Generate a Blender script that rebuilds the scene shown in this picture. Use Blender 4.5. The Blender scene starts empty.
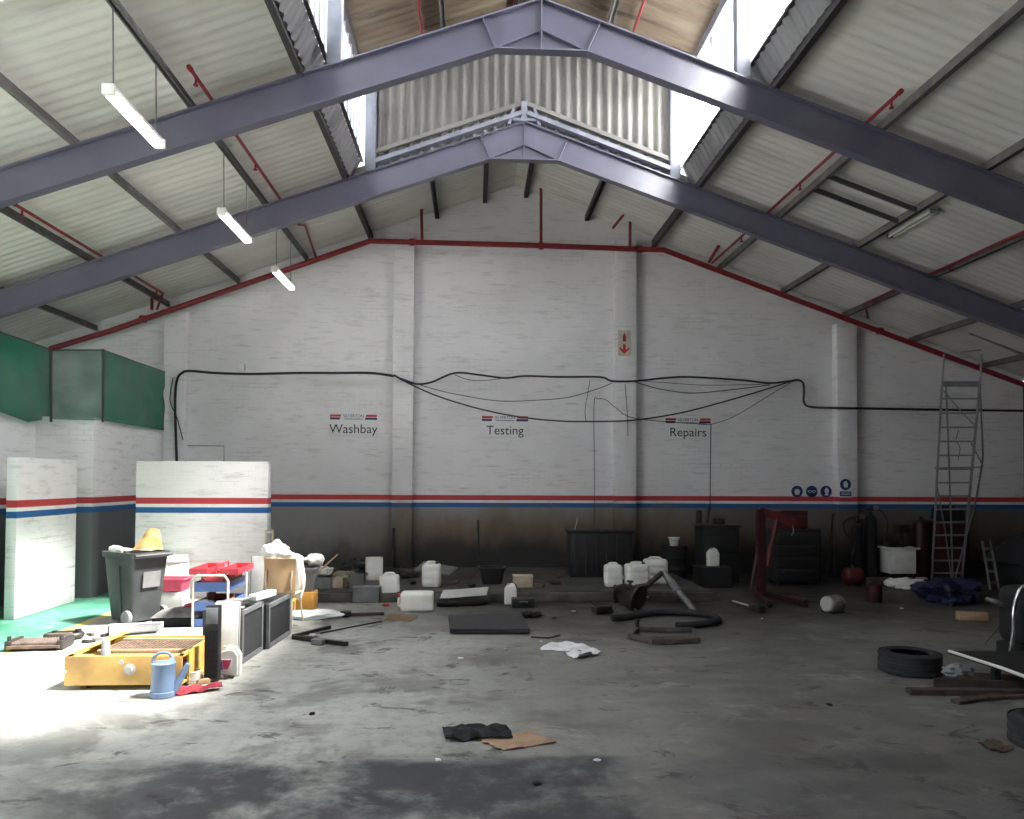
import bpy, bmesh, math, random
from mathutils import Vector, Matrix, Euler, noise as mnoise
random.seed(11)
sc = bpy.context.scene
COL = sc.collection
PI = math.pi
R = math.radians

# ------------------------------------------------------------------ camera model
FPX, EYE = 760.0, 2.0
PSI, TH, ROLL = math.atan(38/760), 0.026, 0.005
fw = Vector((math.sin(PSI)*math.cos(TH), math.cos(PSI)*math.cos(TH), math.sin(TH)))
rt = fw.cross(Vector((0, 0, 1))).normalized(); up = rt.cross(fw)
c_, s_ = math.cos(ROLL), math.sin(ROLL)
RT, UP = c_*rt + s_*up, -s_*rt + c_*up
SX, SY = -0.111, 50.926
def P(px, py, X=None, Y=None, Z=None):
    """the point of the place seen at a pixel of the photograph, on a plane X=, Y= or Z="""
    a = (px+SX-512)/FPX; b = -(py-SY-409.5)/FPX
    d = fw + a*RT + b*UP
    o = Vector((0, 0, EYE))
    t = X/d.x if X is not None else (Y/d.y if Y is not None else (Z-EYE)/d.z)
    return o + t*d
cd = bpy.data.cameras.new('camera'); cam = bpy.data.objects.new('camera', cd); COL.objects.link(cam)
cd.sensor_width = 36; cd.lens = FPX/1024*36
cd.shift_x = SX/1024; cd.shift_y = SY/1024
cd.clip_start = 0.05; cd.clip_end = 200
m = Matrix((( RT.x, UP.x, -fw.x, 0), (RT.y, UP.y, -fw.y, 0), (RT.z, UP.z, -fw.z, EYE), (0, 0, 0, 1)))
cam.matrix_world = m
sc.camera = cam

# ------------------------------------------------------------------ materials
MATS = {}
def nt(mat):
    mat.use_nodes = True
    return mat.node_tree.nodes, mat.node_tree.links, mat.node_tree.nodes['Principled BSDF']
def mk(name, col, rough=0.6, metal=0.0, col2=None, scale=6.0, bump=0.0, bscale=None, lo=0.38, hi=0.66, trans=0.0, alpha=1.0, spec=0.5):
    if name in MATS: return MATS[name]
    mat = bpy.data.materials.new(name); N, L, b = nt(mat)
    b.inputs['Roughness'].default_value = rough; b.inputs['Metallic'].default_value = metal
    b.inputs['Specular IOR Level'].default_value = spec
    if trans: b.inputs['Transmission Weight'].default_value = trans
    if alpha < 1: b.inputs['Alpha'].default_value = alpha
    tc = N.new('ShaderNodeTexCoord')
    if col2 is None: col2 = tuple(c*0.8 for c in col)
    no = N.new('ShaderNodeTexNoise'); no.inputs['Scale'].default_value = scale; no.inputs['Detail'].default_value = 5
    L.new(tc.outputs['Object'], no.inputs['Vector'])
    mr = N.new('ShaderNodeMapRange'); mr.inputs[1].default_value = lo; mr.inputs[2].default_value = hi
    L.new(no.outputs[0], mr.inputs[0])
    mx = N.new('ShaderNodeMix'); mx.data_type = 'RGBA'
    mx.inputs[6].default_value = (*col, 1); mx.inputs[7].default_value = (*col2, 1)
    L.new(mr.outputs[0], mx.inputs[0]); L.new(mx.outputs[2], b.inputs['Base Color'])
    if bump:
        n2 = N.new('ShaderNodeTexNoise'); n2.inputs['Scale'].default_value = bscale or scale*4
        L.new(tc.outputs['Object'], n2.inputs['Vector'])
        bp = N.new('ShaderNodeBump'); bp.inputs['Strength'].default_value = bump; bp.inputs['Distance'].default_value = 0.02
        L.new(n2.outputs[0], bp.inputs['Height']); L.new(bp.outputs[0], b.inputs['Normal'])
    MATS[name] = mat
    return mat

class NG:
    """tiny node-writing helper for the setting's materials"""
    def __init__(s, name):
        s.m = bpy.data.materials.new(name); s.N, s.L, s.b = nt(s.m)
        g = s.N.new('ShaderNodeNewGeometry'); s.pos = g.outputs['Position']; s.nor = g.outputs['Normal']
        sp = s.N.new('ShaderNodeSeparateXYZ'); s.L.new(s.pos, sp.inputs[0])
        s.x, s.y, s.z = sp.outputs
    def put(s, sock, v):
        if hasattr(v, 'links'): s.L.new(v, sock)
        elif isinstance(v, (tuple, list)): sock.default_value = (*v, 1) if len(v) == 3 and sock.type == 'RGBA' else v
        else: sock.default_value = v
    def math(s, op, a, b=0.0, c=0.0):
        n = s.N.new('ShaderNodeMath'); n.operation = op
        s.put(n.inputs[0], a); s.put(n.inputs[1], b); s.put(n.inputs[2], c)
        return n.outputs[0]
    def ramp(s, v, a, b, t0=0.0, t1=1.0, smooth=True):
        n = s.N.new('ShaderNodeMapRange'); n.interpolation_type = 'SMOOTHSTEP' if smooth else 'LINEAR'
        s.put(n.inputs[0], v)
        for i, q in enumerate((a, b, t0, t1)): n.inputs[i+1].default_value = q
        return n.outputs[0]
    def noise(s, scale, detail=5, vec=None, sc3=None, rough=0.55, dist=0.0):
        v = vec or s.pos
        if sc3:
            mp = s.N.new('ShaderNodeMapping'); mp.inputs['Scale'].default_value = sc3
            s.L.new(v, mp.inputs['Vector']); v = mp.outputs[0]
        n = s.N.new('ShaderNodeTexNoise'); n.inputs['Scale'].default_value = scale; n.inputs['Detail'].default_value = detail
        n.inputs['Roughness'].default_value = rough; n.inputs['Distortion'].default_value = dist
        s.L.new(v, n.inputs['Vector'])
        return n.outputs[0]
    def mix(s, f, a, b):
        n = s.N.new('ShaderNodeMix'); n.data_type = 'RGBA'
        s.put(n.inputs[0], f); s.put(n.inputs[6], a); s.put(n.inputs[7], b)
        return n.outputs[2]
    def band(s, v, lo, hi, soft=0.004):
        a = s.ramp(v, lo-soft, lo+soft); b = s.ramp(v, hi-soft, hi+soft, 1, 0)
        return s.math('MULTIPLY', a, b)
    def bump(s, h, strength, dist=0.02):
        n = s.N.new('ShaderNodeBump'); n.inputs['Strength'].default_value = strength; n.inputs['Distance'].default_value = dist
        s.L.new(h, n.inputs['Height']); s.L.new(n.outputs[0], s.b.inputs['Normal'])

WALL_RED, WALL_BLUE = (0.50, 0.045, 0.05), (0.010, 0.105, 0.31)
def wall_mat(name, dado, oil, axis='x', white=(0.79, 0.775, 0.79)):
    g = NG(name)
    n1 = g.noise(0.7, 4); n2 = g.noise(5, 5, sc3=(0.5, 0.5, 3.0))
    c = g.mix(g.ramp(n1, 0.35, 0.7), white, tuple(w*0.90 for w in white))
    c = g.mix(g.ramp(n2, 0.52, 0.72, 0, 0.5), c, (0.50, 0.48, 0.46))
    c = g.mix(g.ramp(g.noise(2.4, 8, sc3=(0.5, 0.5, 7.0), rough=0.7), 0.60, 0.68, 0, 0.45), c, (0.34, 0.32, 0.31))
    # painted bricks: coordinate along the wall and height
    cx = g.N.new('ShaderNodeCombineXYZ'); g.L.new(g.x if axis == 'x' else g.y, cx.inputs[0]); g.L.new(g.z, cx.inputs[1])
    br = g.N.new('ShaderNodeTexBrick'); br.inputs['Scale'].default_value = 1.0
    br.inputs['Brick Width'].default_value = 0.23; br.inputs['Row Height'].default_value = 0.085
    br.inputs['Mortar Size'].default_value = 0.008; br.inputs['Mortar Smooth'].default_value = 0.4
    br.inputs['Color1'].default_value = (1, 1, 1, 1); br.inputs['Color2'].default_value = (0.7, 0.7, 0.7, 1); br.inputs['Mortar'].default_value = (0, 0, 0, 1)
    g.L.new(cx.outputs[0], br.inputs['Vector'])
    # mortar that lost its paint in places
    bare = g.math('MULTIPLY', br.outputs['Fac'], g.ramp(g.noise(1.4, 6, sc3=(0.6, 0.6, 2.2)), 0.52, 0.70, 0, 0.30))
    c = g.mix(bare, c, (0.28, 0.26, 0.25))
    if dado:
        edge = g.math('ADD', g.z, g.math('MULTIPLY', g.math('SUBTRACT', g.noise(9, 2), 0.5), 0.01))
        c = g.mix(g.ramp(edge, 1.425, 1.44, 1, 0), c, dado)
    if oil: c = g.mix(g.math('MULTIPLY', g.ramp(edge, 1.425, 1.44, 0.75, 0), g.ramp(g.math('ADD', g.x, g.noise(0.8, 5)), 3.5, 6.5)), c, (0.10, 0.10, 0.11))  # not oil: dado coloured darker rightward to imitate the weaker light
    c = g.mix(g.band(g.z, 1.576, 1.680), c, WALL_RED)
    c = g.mix(g.band(g.z, 1.425, 1.520), c, WALL_BLUE)
    if oil:   # years of black oil splashed on the bay wall and working its way up from the step
        nz = g.noise(1.1, 6, sc3=(1.0, 1.0, 0.5), rough=0.6)
        h = g.math('ADD', g.z, g.math('MULTIPLY', g.math('SUBTRACT', nz, 0.5), 1.3))
        bay = g.math('MULTIPLY', g.ramp(g.x, -3.6, -0.8), g.ramp(g.x, 4.6, 7.0, 1, 0.75))
        c = g.mix(g.math('MULTIPLY', g.ramp(h, 0.95, 1.60, 0.85, 0), bay), c, (0.15, 0.100, 0.062))
        c = g.mix(g.math('MULTIPLY', g.ramp(h, 0.25, 1.15, 1.0, 0), bay), c, (0.013, 0.0095, 0.0075))
        c = g.mix(g.ramp(h, 0.2, 0.9, 0.85, 0), c, (0.03, 0.028, 0.027))
    else:
        c = g.mix(g.ramp(g.math('ADD', g.z, g.math('MULTIPLY', g.noise(4, 5), 0.25)), 0.05, 0.32, 0.6, 0), c, (0.16, 0.15, 0.14))
    g.put(g.b.inputs['Base Color'], c)
    g.b.inputs['Roughness'].default_value = 0.62
    inv = g.math('SUBTRACT', 1.0, br.outputs['Fac'])
    g.bump(g.math('ADD', inv, g.math('MULTIPLY', g.noise(30, 3), 0.5)), 0.25, 0.006)
    return g.m
M_BACK = wall_mat('white_brick_back', (0.25, 0.245, 0.24), True)
M_SIDE = wall_mat('white_brick_side', (0.13, 0.13, 0.14), False, 'y', (0.88, 0.88, 0.89))
M_RET = wall_mat('white_brick_return', (0.16, 0.165, 0.175), False, 'x', (0.86, 0.86, 0.87))
M_DARK = mk('dark_unseen_wall', (0.13, 0.085, 0.065), 0.85, 0, (0.09, 0.06, 0.05), 3)  # unseen front and right walls, coloured dark to cut bounce light
M_PIERX = wall_mat('white_brick_partition', None, False, 'x', (0.88, 0.88, 0.88))
M_PIERY = wall_mat('white_brick_partition_side', None, False, 'y', (0.89, 0.89, 0.89))

def floor_mat():
    g = NG('workshop_floor')
    big, mid, fine = g.noise(0.35, 5), g.noise(0.9, 10, rough=0.70), g.noise(7, 8, rough=0.7)
    clean = g.ramp(g.x, -4.8, -2.2, 0.2, 1)
    c = g.mix(g.ramp(big, 0.35, 0.68), (0.56, 0.56, 0.52), (0.42, 0.43, 0.40))
    c = g.mix(g.math('MULTIPLY', g.ramp(fine, 0.42, 0.70, 0, 0.5), clean), c, (0.25, 0.24, 0.215))
    c = g.mix(g.math('MULTIPLY', g.ramp(mid, 0.50, 0.62, 0, 0.6), clean), c, (0.17, 0.16, 0.14))
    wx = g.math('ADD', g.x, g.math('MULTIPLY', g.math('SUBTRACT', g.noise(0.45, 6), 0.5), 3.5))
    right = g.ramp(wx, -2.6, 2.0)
    right_tone = g.mix(g.ramp(g.noise(1.7, 7, sc3=(0.7, 1.5, 1), rough=0.65), 0.35, 0.7), (0.155, 0.148, 0.14), (0.085, 0.08, 0.078))
    c = g.mix(g.math('MULTIPLY', right, 0.86), c, right_tone)  # floor colour darkens towards the right
    # dirty, oily ground in front of the bays
    w = g.math('ADD', g.y, g.math('MULTIPLY', g.math('SUBTRACT', g.noise(0.55, 6), 0.5), 4.2))
    sc2 = g.noise(1.6, 10, sc3=(0.8, 1.2, 1), rough=0.75, dist=0.6)
    c = g.mix(g.ramp(sc2, 0.55, 0.66, 0, 0.38), c, (0.45, 0.435, 0.395))
    sm = g.noise(2.3, 10, sc3=(0.8, 1.2, 1), rough=0.72, dist=0.8)
    c = g.mix(g.math('MULTIPLY', g.ramp(sm, 0.565, 0.635, 0, 0.75), clean), c, (0.045, 0.041, 0.037))
    patch = g.noise(0.55, 9, rough=0.66, dist=0.5)
    c = g.mix(g.math('MULTIPLY', g.ramp(patch, 0.54, 0.62, 0, 0.55), clean), c, (0.095, 0.09, 0.08))
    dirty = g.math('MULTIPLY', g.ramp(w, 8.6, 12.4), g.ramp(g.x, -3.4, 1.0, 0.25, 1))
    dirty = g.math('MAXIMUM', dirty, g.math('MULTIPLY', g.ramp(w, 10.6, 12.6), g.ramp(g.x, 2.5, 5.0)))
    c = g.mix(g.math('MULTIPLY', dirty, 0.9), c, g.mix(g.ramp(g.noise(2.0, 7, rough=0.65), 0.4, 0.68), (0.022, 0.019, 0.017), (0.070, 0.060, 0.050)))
    # worn black slab nearest the doors
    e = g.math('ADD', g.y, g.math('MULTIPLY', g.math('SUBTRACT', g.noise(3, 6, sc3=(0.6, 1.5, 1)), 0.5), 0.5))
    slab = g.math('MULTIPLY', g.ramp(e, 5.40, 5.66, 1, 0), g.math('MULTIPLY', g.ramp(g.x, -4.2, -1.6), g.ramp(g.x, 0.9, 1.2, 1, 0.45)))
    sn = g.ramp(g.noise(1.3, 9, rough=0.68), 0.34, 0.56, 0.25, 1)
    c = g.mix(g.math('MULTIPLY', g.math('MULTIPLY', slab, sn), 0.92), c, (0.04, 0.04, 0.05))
    # green walkway behind a yellow line
    A, B = P(5, 651.5, Z=0), P(95, 617.5, Z=0)
    n = Vector((-(B-A).y, (B-A).x)).normalized()
    d = g.math('ADD', g.math('ADD', g.math('MULTIPLY', g.x, n.x), g.math('MULTIPLY', g.y, n.y)), -(n.x*A.x+n.y*A.y))
    ed = g.math('ADD', d, g.math('MULTIPLY', g.math('SUBTRACT', g.noise(8, 4), 0.5), 0.05))
    gr = g.mix(g.ramp(g.noise(2.5, 6), 0.4, 0.7), (0.055, 0.20, 0.13), (0.10, 0.26, 0.185))
    gr = g.mix(g.ramp(g.noise(5, 6), 0.60, 0.72, 0, 0.5), gr, (0.4, 0.45, 0.4))
    lim = g.ramp(g.y, 6.0, 6.1)
    c = g.mix(g.math('MULTIPLY', g.ramp(ed, 0.0, 0.02), lim), c, gr)
    yl = g.math('MULTIPLY', g.band(ed, -0.13, 0.0, 0.012), g.ramp(g.noise(3, 5), 0.40, 0.46, 0.1, 1))
    c = g.mix(g.math('MULTIPLY', yl, lim), c, (0.62, 0.50, 0.10))
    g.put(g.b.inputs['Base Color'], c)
    g.put(g.b.inputs['Roughness'], g.ramp(mid, 0.3, 0.8, 0.62, 0.42))
    g.b.inputs['Specular IOR Level'].default_value = 0.22
    g.bump(g.noise(25, 5), 0.12, 0.01)
    return g.m
M_FLOOR = floor_mat()
def roof_mat(name, c1, c2, dirt, amt):
    g = NG(name)
    c = g.mix(g.ramp(g.noise(0.8, 6, sc3=(0.6, 1.8, 1)), 0.35, 0.7), c1, c2)
    c = g.mix(g.ramp(g.noise(2.2, 6, sc3=(0.35, 2.4, 0.5), rough=0.65), 0.5, 0.75, 0, amt), c, dirt)
    g.put(g.b.inputs['Base Color'], c); g.b.inputs['Roughness'].default_value = 0.85
    return g.m
M_ROOF = roof_mat('white_roof_sheet', (0.70, 0.685, 0.65), (0.59, 0.575, 0.545), (0.36, 0.345, 0.31), 0.5)
M_MON = roof_mat('stained_monitor_sheet', (0.10, 0.070, 0.044), (0.18, 0.142, 0.10), (0.026, 0.018, 0.012), 0.9)
M_GABLE = roof_mat('grey_gable_sheet', (0.25, 0.24, 0.225), (0.17, 0.16, 0.15), (0.085, 0.08, 0.072), 0.6)
M_UPST = roof_mat('grey_upstand_sheet', (0.21, 0.205, 0.21), (0.14, 0.137, 0.14), (0.06, 0.058, 0.06), 0.6)

BEAM = mk('beam_paint', (0.112, 0.108, 0.158), 0.30, 0, (0.095, 0.092, 0.136), 3, spec=1.0)
POST = mk('post_paint', (0.24, 0.25, 0.30), 0.45)
PURL = mk('purlin_paint', (0.145, 0.135, 0.13), 0.6, 0, (0.085, 0.08, 0.076), 5)
PURL2 = mk('purlin_dark', (0.045, 0.04, 0.042), 0.6)
REDP = mk('red_pipe_paint', (0.24, 0.014, 0.022), 0.42, 0, (0.17, 0.012, 0.017), 8)
BLK = mk('black_plastic', (0.018, 0.018, 0.020), 0.45)
BLK2 = mk('matt_black', (0.012, 0.012, 0.013), 0.8)
CABLE = mk('black_cable', (0.015, 0.015, 0.017), 0.5)
RUB = mk('tyre_rubber', (0.016, 0.016, 0.019), 0.75, 0, (0.026, 0.026, 0.03), 9, 0.1)
WHT = mk('white_plastic', (0.80, 0.79, 0.74), 0.4, 0, (0.70, 0.68, 0.62), 5)
WHTD = mk('dirty_white_plastic', (0.82, 0.81, 0.77), 0.45, 0, (0.68, 0.65, 0.58), 5, lo=0.48, hi=0.75)
WPAPER = mk('white_paper', (0.80, 0.80, 0.82), 0.8)
WCLOTH = mk('white_bag_film', (0.82, 0.81, 0.78), 0.35, 0, (0.74, 0.72, 0.68), 4)
CARD = mk('brown_cardboard', (0.42, 0.27, 0.15), 0.85, 0, (0.34, 0.21, 0.11), 5)
CARD2 = mk('pale_cardboard', (0.50, 0.42, 0.33), 0.85, 0, (0.38, 0.31, 0.24), 5)
PLY = mk('plywood', (0.46, 0.31, 0.17), 0.6, 0, (0.38, 0.24, 0.12), 4)
WOOD = mk('bare_wood', (0.45, 0.31, 0.20), 0.7, 0, (0.34, 0.22, 0.13), 7)
DWOOD = mk('dark_wood', (0.05, 0.034, 0.033), 0.75, 0, (0.085, 0.06, 0.056), 6)
GREY = mk('grey_plastic', (0.20, 0.21, 0.22), 0.55, 0, (0.15, 0.155, 0.16), 6)
LGREY = mk('light_grey_board', (0.45, 0.45, 0.44), 0.6, 0, (0.36, 0.36, 0.35), 4)
BINM = mk('bin_plastic', (0.036, 0.039, 0.041), 0.5, 0, (0.058, 0.062, 0.062), 3)
YEL = mk('yellow_paint', (0.62, 0.40, 0.07), 0.5, 0, (0.40, 0.25, 0.09), 4, lo=0.42, hi=0.72)
YELD = mk('worn_yellow_paint', (0.55, 0.34, 0.10), 0.55, 0, (0.26, 0.14, 0.05), 3.2, lo=0.4, hi=0.75)
RUST = mk('rusty_steel', (0.16, 0.10, 0.065), 0.8, 0.1, (0.08, 0.055, 0.045), 9, 0.2)
RADI = mk('radiator_metal', (0.19, 0.145, 0.125), 0.7, 0.2, (0.10, 0.08, 0.07), 12)
STEEL = mk('dull_steel', (0.34, 0.34, 0.35), 0.4, 0.8, (0.25, 0.25, 0.26), 8)
ALU = mk('aluminium', (0.36, 0.37, 0.39), 0.42, 0.6)
CHROME = mk('chrome', (0.80, 0.80, 0.83), 0.15, 1.0)
DSTEEL = mk('oily_steel', (0.035, 0.033, 0.032), 0.5, 0.4, (0.06, 0.05, 0.045), 9)
BLUE = mk('blue_trolley_paint', (0.055, 0.115, 0.31), 0.4)
CANB = mk('watering_can_blue', (0.18, 0.26, 0.40), 0.42, 0, (0.14, 0.21, 0.33), 5)
CREAM = mk('cream_tube', (0.58, 0.53, 0.42), 0.45)
RED = mk('red_paint', (0.50, 0.035, 0.05), 0.42, 0, (0.42, 0.03, 0.04), 6)
DRED = mk('dark_red_paint', (0.05, 0.009, 0.010), 0.5, 0, (0.025, 0.007, 0.008), 6)
REDX = mk('grimy_red_paint', (0.11, 0.011, 0.012), 0.5, 0, (0.06, 0.009, 0.010), 6)
PINK = mk('red_tub_plastic', (0.58, 0.07, 0.13), 0.45)
REDC = mk('red_fabric', (0.42, 0.05, 0.07), 0.85, 0, (0.28, 0.03, 0.045), 14)
BTARP = mk('blue_tarp', (0.005, 0.010, 0.060), 0.6, 0, (0.003, 0.006, 0.03), 5)
BCLOTH = mk('black_cloth', (0.014, 0.014, 0.017), 0.9, 0, (0.022, 0.022, 0.026), 12)
GCLOTH = mk('grey_cloth', (0.22, 0.21, 0.20), 0.9, 0, (0.12, 0.115, 0.11), 8)
KRAFT = mk('kraft_sheet', (0.40, 0.27, 0.18), 0.85, 0, (0.30, 0.19, 0.13), 6)
ORNG = mk('orange_crate', (0.70, 0.36, 0.07), 0.5)
NAVY = mk('sign_navy', (0.02, 0.03, 0.10), 0.5)
SIGNW = mk('sign_white', (0.76, 0.76, 0.77), 0.45, 0, (0.74, 0.74, 0.75))
INK = mk('sign_ink', (0.02, 0.02, 0.025), 0.6)
SRED = mk('sign_red', (0.55, 0.02, 0.03), 0.5)
SDRED = mk('sign_dark_red', (0.30, 0.02, 0.05), 0.5)
SBLUE = mk('sign_blue', (0.008, 0.032, 0.15), 0.5)
SCREAM = mk('sign_photo_yellow', (0.62, 0.58, 0.44), 0.5)
STEPM = mk('oily_concrete', (0.075, 0.068, 0.06), 0.75, 0, (0.028, 0.025, 0.023), 2.2, 0.15)
STEPF = mk('step_concrete', (0.12, 0.11, 0.10), 0.8, 0, (0.045, 0.041, 0.037), 2.5)
def netmat(nm='green_shade_net', lo=0.08, hi=0.24):
    mat = bpy.data.materials.new(nm); N, L, b = nt(mat)
    b.inputs['Base Color'].default_value = (0.010, 0.16, 0.10, 1); b.inputs['Roughness'].default_value = 0.8
    tr = N.new('ShaderNodeBsdfTransparent'); tl = N.new('ShaderNodeBsdfTranslucent'); tl.inputs[0].default_value = (0.01, 0.20, 0.12, 1)
    m1 = N.new('ShaderNodeMixShader'); m1.inputs[0].default_value = 0.35
    m2 = N.new('ShaderNodeMixShader')
    tc = N.new('ShaderNodeTexCoord'); no = N.new('ShaderNodeTexNoise'); no.inputs['Scale'].default_value = 2.5; no.inputs['Detail'].default_value = 5
    L.new(tc.outputs['Object'], no.inputs['Vector'])
    mr = N.new('ShaderNodeMapRange'); mr.inputs[1].default_value = 0.3; mr.inputs[2].default_value = 0.7; mr.inputs[3].default_value = lo; mr.inputs[4].default_value = hi
    L.new(no.outputs[0], mr.inputs[0]); L.new(mr.outputs[0], m2.inputs[0])
    L.new(b.outputs[0], m1.inputs[1]); L.new(tl.outputs[0], m1.inputs[2])
    L.new(m1.outputs[0], m2.inputs[1]); L.new(tr.outputs[0], m2.inputs[2])
    L.new(m2.outputs[0], N['Material Output'].inputs['Surface'])
    return mat
NET = netmat()
def lampmat():
    mat = bpy.data.materials.new('lit_tube'); N, L, b = nt(mat)
    b.inputs['Base Color'].default_value = (0.9, 0.9, 0.9, 1)
    b.inputs['Emission Color'].default_value = (1, 0.97, 0.96, 1); b.inputs['Emission Strength'].default_value = 6.0
    return mat
LIT = lampmat()

# ------------------------------------------------------------------ mesh helper
class B:
    def __init__(s): s.bm = bmesh.new()
    def _add(s, t, M):
        bmesh.ops.transform(t, matrix=M, verts=t.verts)
        me = bpy.data.meshes.new('tmp'); t.to_mesh(me); t.free()
        s.bm.from_mesh(me); bpy.data.meshes.remove(me)
        return s
    def box(s, c, d, rot=(0, 0, 0), bev=0.0, seg=2, taper=None):
        t = bmesh.new(); bmesh.ops.create_cube(t, size=1)
        for v in t.verts:
            v.co = Vector((v.co.x*d[0], v.co.y*d[1], v.co.z*d[2]))
            if taper and v.co.z > 0: v.co.x *= taper[0]; v.co.y *= taper[1]
        if bev: bmesh.ops.bevel(t, geom=list(t.edges), offset=bev, segments=seg, affect='EDGES', profile=0.5)
        return s._add(t, Matrix.Translation(c) @ Euler(rot).to_matrix().to_4x4())
    def bar(s, p0, p1, w, h, roll=0.0, bev=0.0):
        p0, p1 = Vector(p0), Vector(p1); d = p1-p0
        q = d.to_track_quat('Z', 'Y').to_matrix().to_4x4()
        t = bmesh.new(); bmesh.ops.create_cube(t, size=1)
        for v in t.verts: v.co = Vector((v.co.x*w, v.co.y*h, v.co.z*d.length))
        if bev: bmesh.ops.bevel(t, geom=list(t.edges), offset=bev, segments=2, affect='EDGES')
        return s._add(t, Matrix.Translation((p0+p1)/2) @ q @ Matrix.Rotation(roll, 4, 'Z'))
    def cyl(s, p0, p1, r0, r1=None, seg=20, cap=True):
        p0, p1 = Vector(p0), Vector(p1); d = p1-p0
        t = bmesh.new()
        bmesh.ops.create_cone(t, cap_ends=cap, segments=seg, radius1=r0, radius2=r0 if r1 is None else r1, depth=d.length)
        return s._add(t, Matrix.Translation((p0+p1)/2) @ d.to_track_quat('Z', 'Y').to_matrix().to_4x4())
    def tube(s, pts, r, seg=10, smooth=0):
        pts = [Vector(p) for p in pts]
        if smooth: pts = spline(pts, smooth)
        n = len(pts); rings = []; nv = None
        for i, p in enumerate(pts):
            tg = (pts[min(i+1, n-1)]-pts[max(i-1, 0)]).normalized()
            if nv is None: nv = tg.orthogonal().normalized()
            nv = (nv - tg*nv.dot(tg))
            nv = nv.normalized() if nv.length > 1e-6 else tg.orthogonal().normalized()
            bn = tg.cross(nv); rr = r(i/(n-1)) if callable(r) else r
            rings.append([s.bm.verts.new(p + rr*(math.cos(a)*nv+math.sin(a)*bn)) for a in [2*PI*k/seg for k in range(seg)]])
        for a, b in zip(rings, rings[1:]):
            for k in range(seg): s.bm.faces.new((a[k], a[(k+1) % seg], b[(k+1) % seg], b[k]))
        s.bm.faces.new(rings[0][::-1]); s.bm.faces.new(rings[-1])
        return s
    def lathe(s, prof, seg=32, M=None, close=False):
        M = M or Matrix.Identity(4)
        rings = []
        for r_, z in prof:
            if r_ < 1e-5: rings.append([s.bm.verts.new(M @ Vector((0, 0, z)))])
            else: rings.append([s.bm.verts.new(M @ Vector((r_*math.cos(2*PI*k/seg), r_*math.sin(2*PI*k/seg), z))) for k in range(seg)])
        pairs = list(zip(rings, rings[1:]))
        if close: pairs.append((rings[-1], rings[0]))
        for a, b in pairs:
            for k in range(seg):
                j = (k+1) % seg
                if len(a) == 1 and len(b) == 1: break
                if len(a) == 1: s.bm.faces.new((a[0], b[j], b[k]))
                elif len(b) == 1: s.bm.faces.new((a[k], a[j], b[0]))
                else: s.bm.faces.new((a[k], a[j], b[j], b[k]))
        return s
    def prism(s, poly, depth, M=None, bev=0.0, seg=2):
        """outline in local x,z, extruded along y (centred)"""
        t = bmesh.new()
        a = [t.verts.new((x, -depth/2, z)) for x, z in poly]; b = [t.verts.new((x, depth/2, z)) for x, z in poly]
        t.faces.new(a); t.faces.new(b[::-1]); n = len(poly)
        for i in range(n): t.faces.new((a[i], b[i], b[(i+1) % n], a[(i+1) % n]))
        bmesh.ops.recalc_face_normals(t, faces=t.faces)
        if bev:
            es = [e for e in t.edges if abs(e.verts[0].co.y-e.verts[1].co.y) < 1e-6]
            bmesh.ops.bevel(t, geom=es, offset=bev, segments=seg, affect='EDGES')
        return s._add(t, M or Matrix.Identity(4))
    def sheet(s, f, nu, nv, th=0.0):
        """surface f(u,v); th gives it a real thickness"""
        def layer(off):
            return [[None]*(nv+1) for _ in range(nu+1)]
        g = [[Vector(f(i/nu, j/nv)) for j in range(nv+1)] for i in range(nu+1)]
        def nrm(i, j):
            a = g[min(i+1, nu)][j]-g[max(i-1, 0)][j]; b = g[i][min(j+1, nv)]-g[i][max(j-1, 0)]
            n = a.cross(b); return n.normalized() if n.length > 1e-9 else Vector((0, 0, 1))
        T = [[s.bm.verts.new(g[i][j]) for j in range(nv+1)] for i in range(nu+1)]
        for i in range(nu):
            for j in range(nv): s.bm.faces.new((T[i][j], T[i+1][j], T[i+1][j+1], T[i][j+1]))
        if th:
            U = [[s.bm.verts.new(g[i][j]-nrm(i, j)*th) for j in range(nv+1)] for i in range(nu+1)]
            for i in range(nu):
                for j in range(nv): s.bm.faces.new((U[i][j+1], U[i+1][j+1], U[i+1][j], U[i][j]))
            for i in range(nu):
                s.bm.faces.new((T[i+1][0], T[i][0], U[i][0], U[i+1][0])); s.bm.faces.new((T[i][nv], T[i+1][nv], U[i+1][nv], U[i][nv]))
            for j in range(nv):
                s.bm.faces.new((T[0][j], T[0][j+1], U[0][j+1], U[0][j])); s.bm.faces.new((T[nu][j+1], T[nu][j], U[nu][j], U[nu][j+1]))
        return s
    def blob(s, c, rad, seed=0, amp=0.2, freq=2.0, sub=4, flat=True, creases=0.0):
        t = bmesh.new(); bmesh.ops.create_icosphere(t, subdivisions=sub, radius=1)
        for v in t.verts:
            q = v.co*freq + Vector((seed*7.3, seed*3.1, seed*1.7))
            k = 1 + amp*mnoise.noise(q)*1.6 + creases*(abs(mnoise.noise(q*2.6))-0.2)
            p = Vector((v.co.x*rad[0]*k, v.co.y*rad[1]*k, v.co.z*rad[2]*k))
            if flat: p.z = max(p.z, -rad[2]*0.6)
            v.co = p
        return s._add(t, Matrix.Translation(c))
    def build(s, name, mat, parent=None, ang=40):
        bmesh.ops.recalc_face_normals(s.bm, faces=s.bm.faces)
        me = bpy.data.meshes.new(name); s.bm.to_mesh(me); s.bm.free()
        me.materials.append(mat)
        for p in me.polygons: p.use_smooth = True
        me.set_sharp_from_angle(angle=R(ang))
        o = bpy.data.objects.new(name, me); COL.objects.link(o)
        if parent: o.parent = parent
        return o
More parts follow.
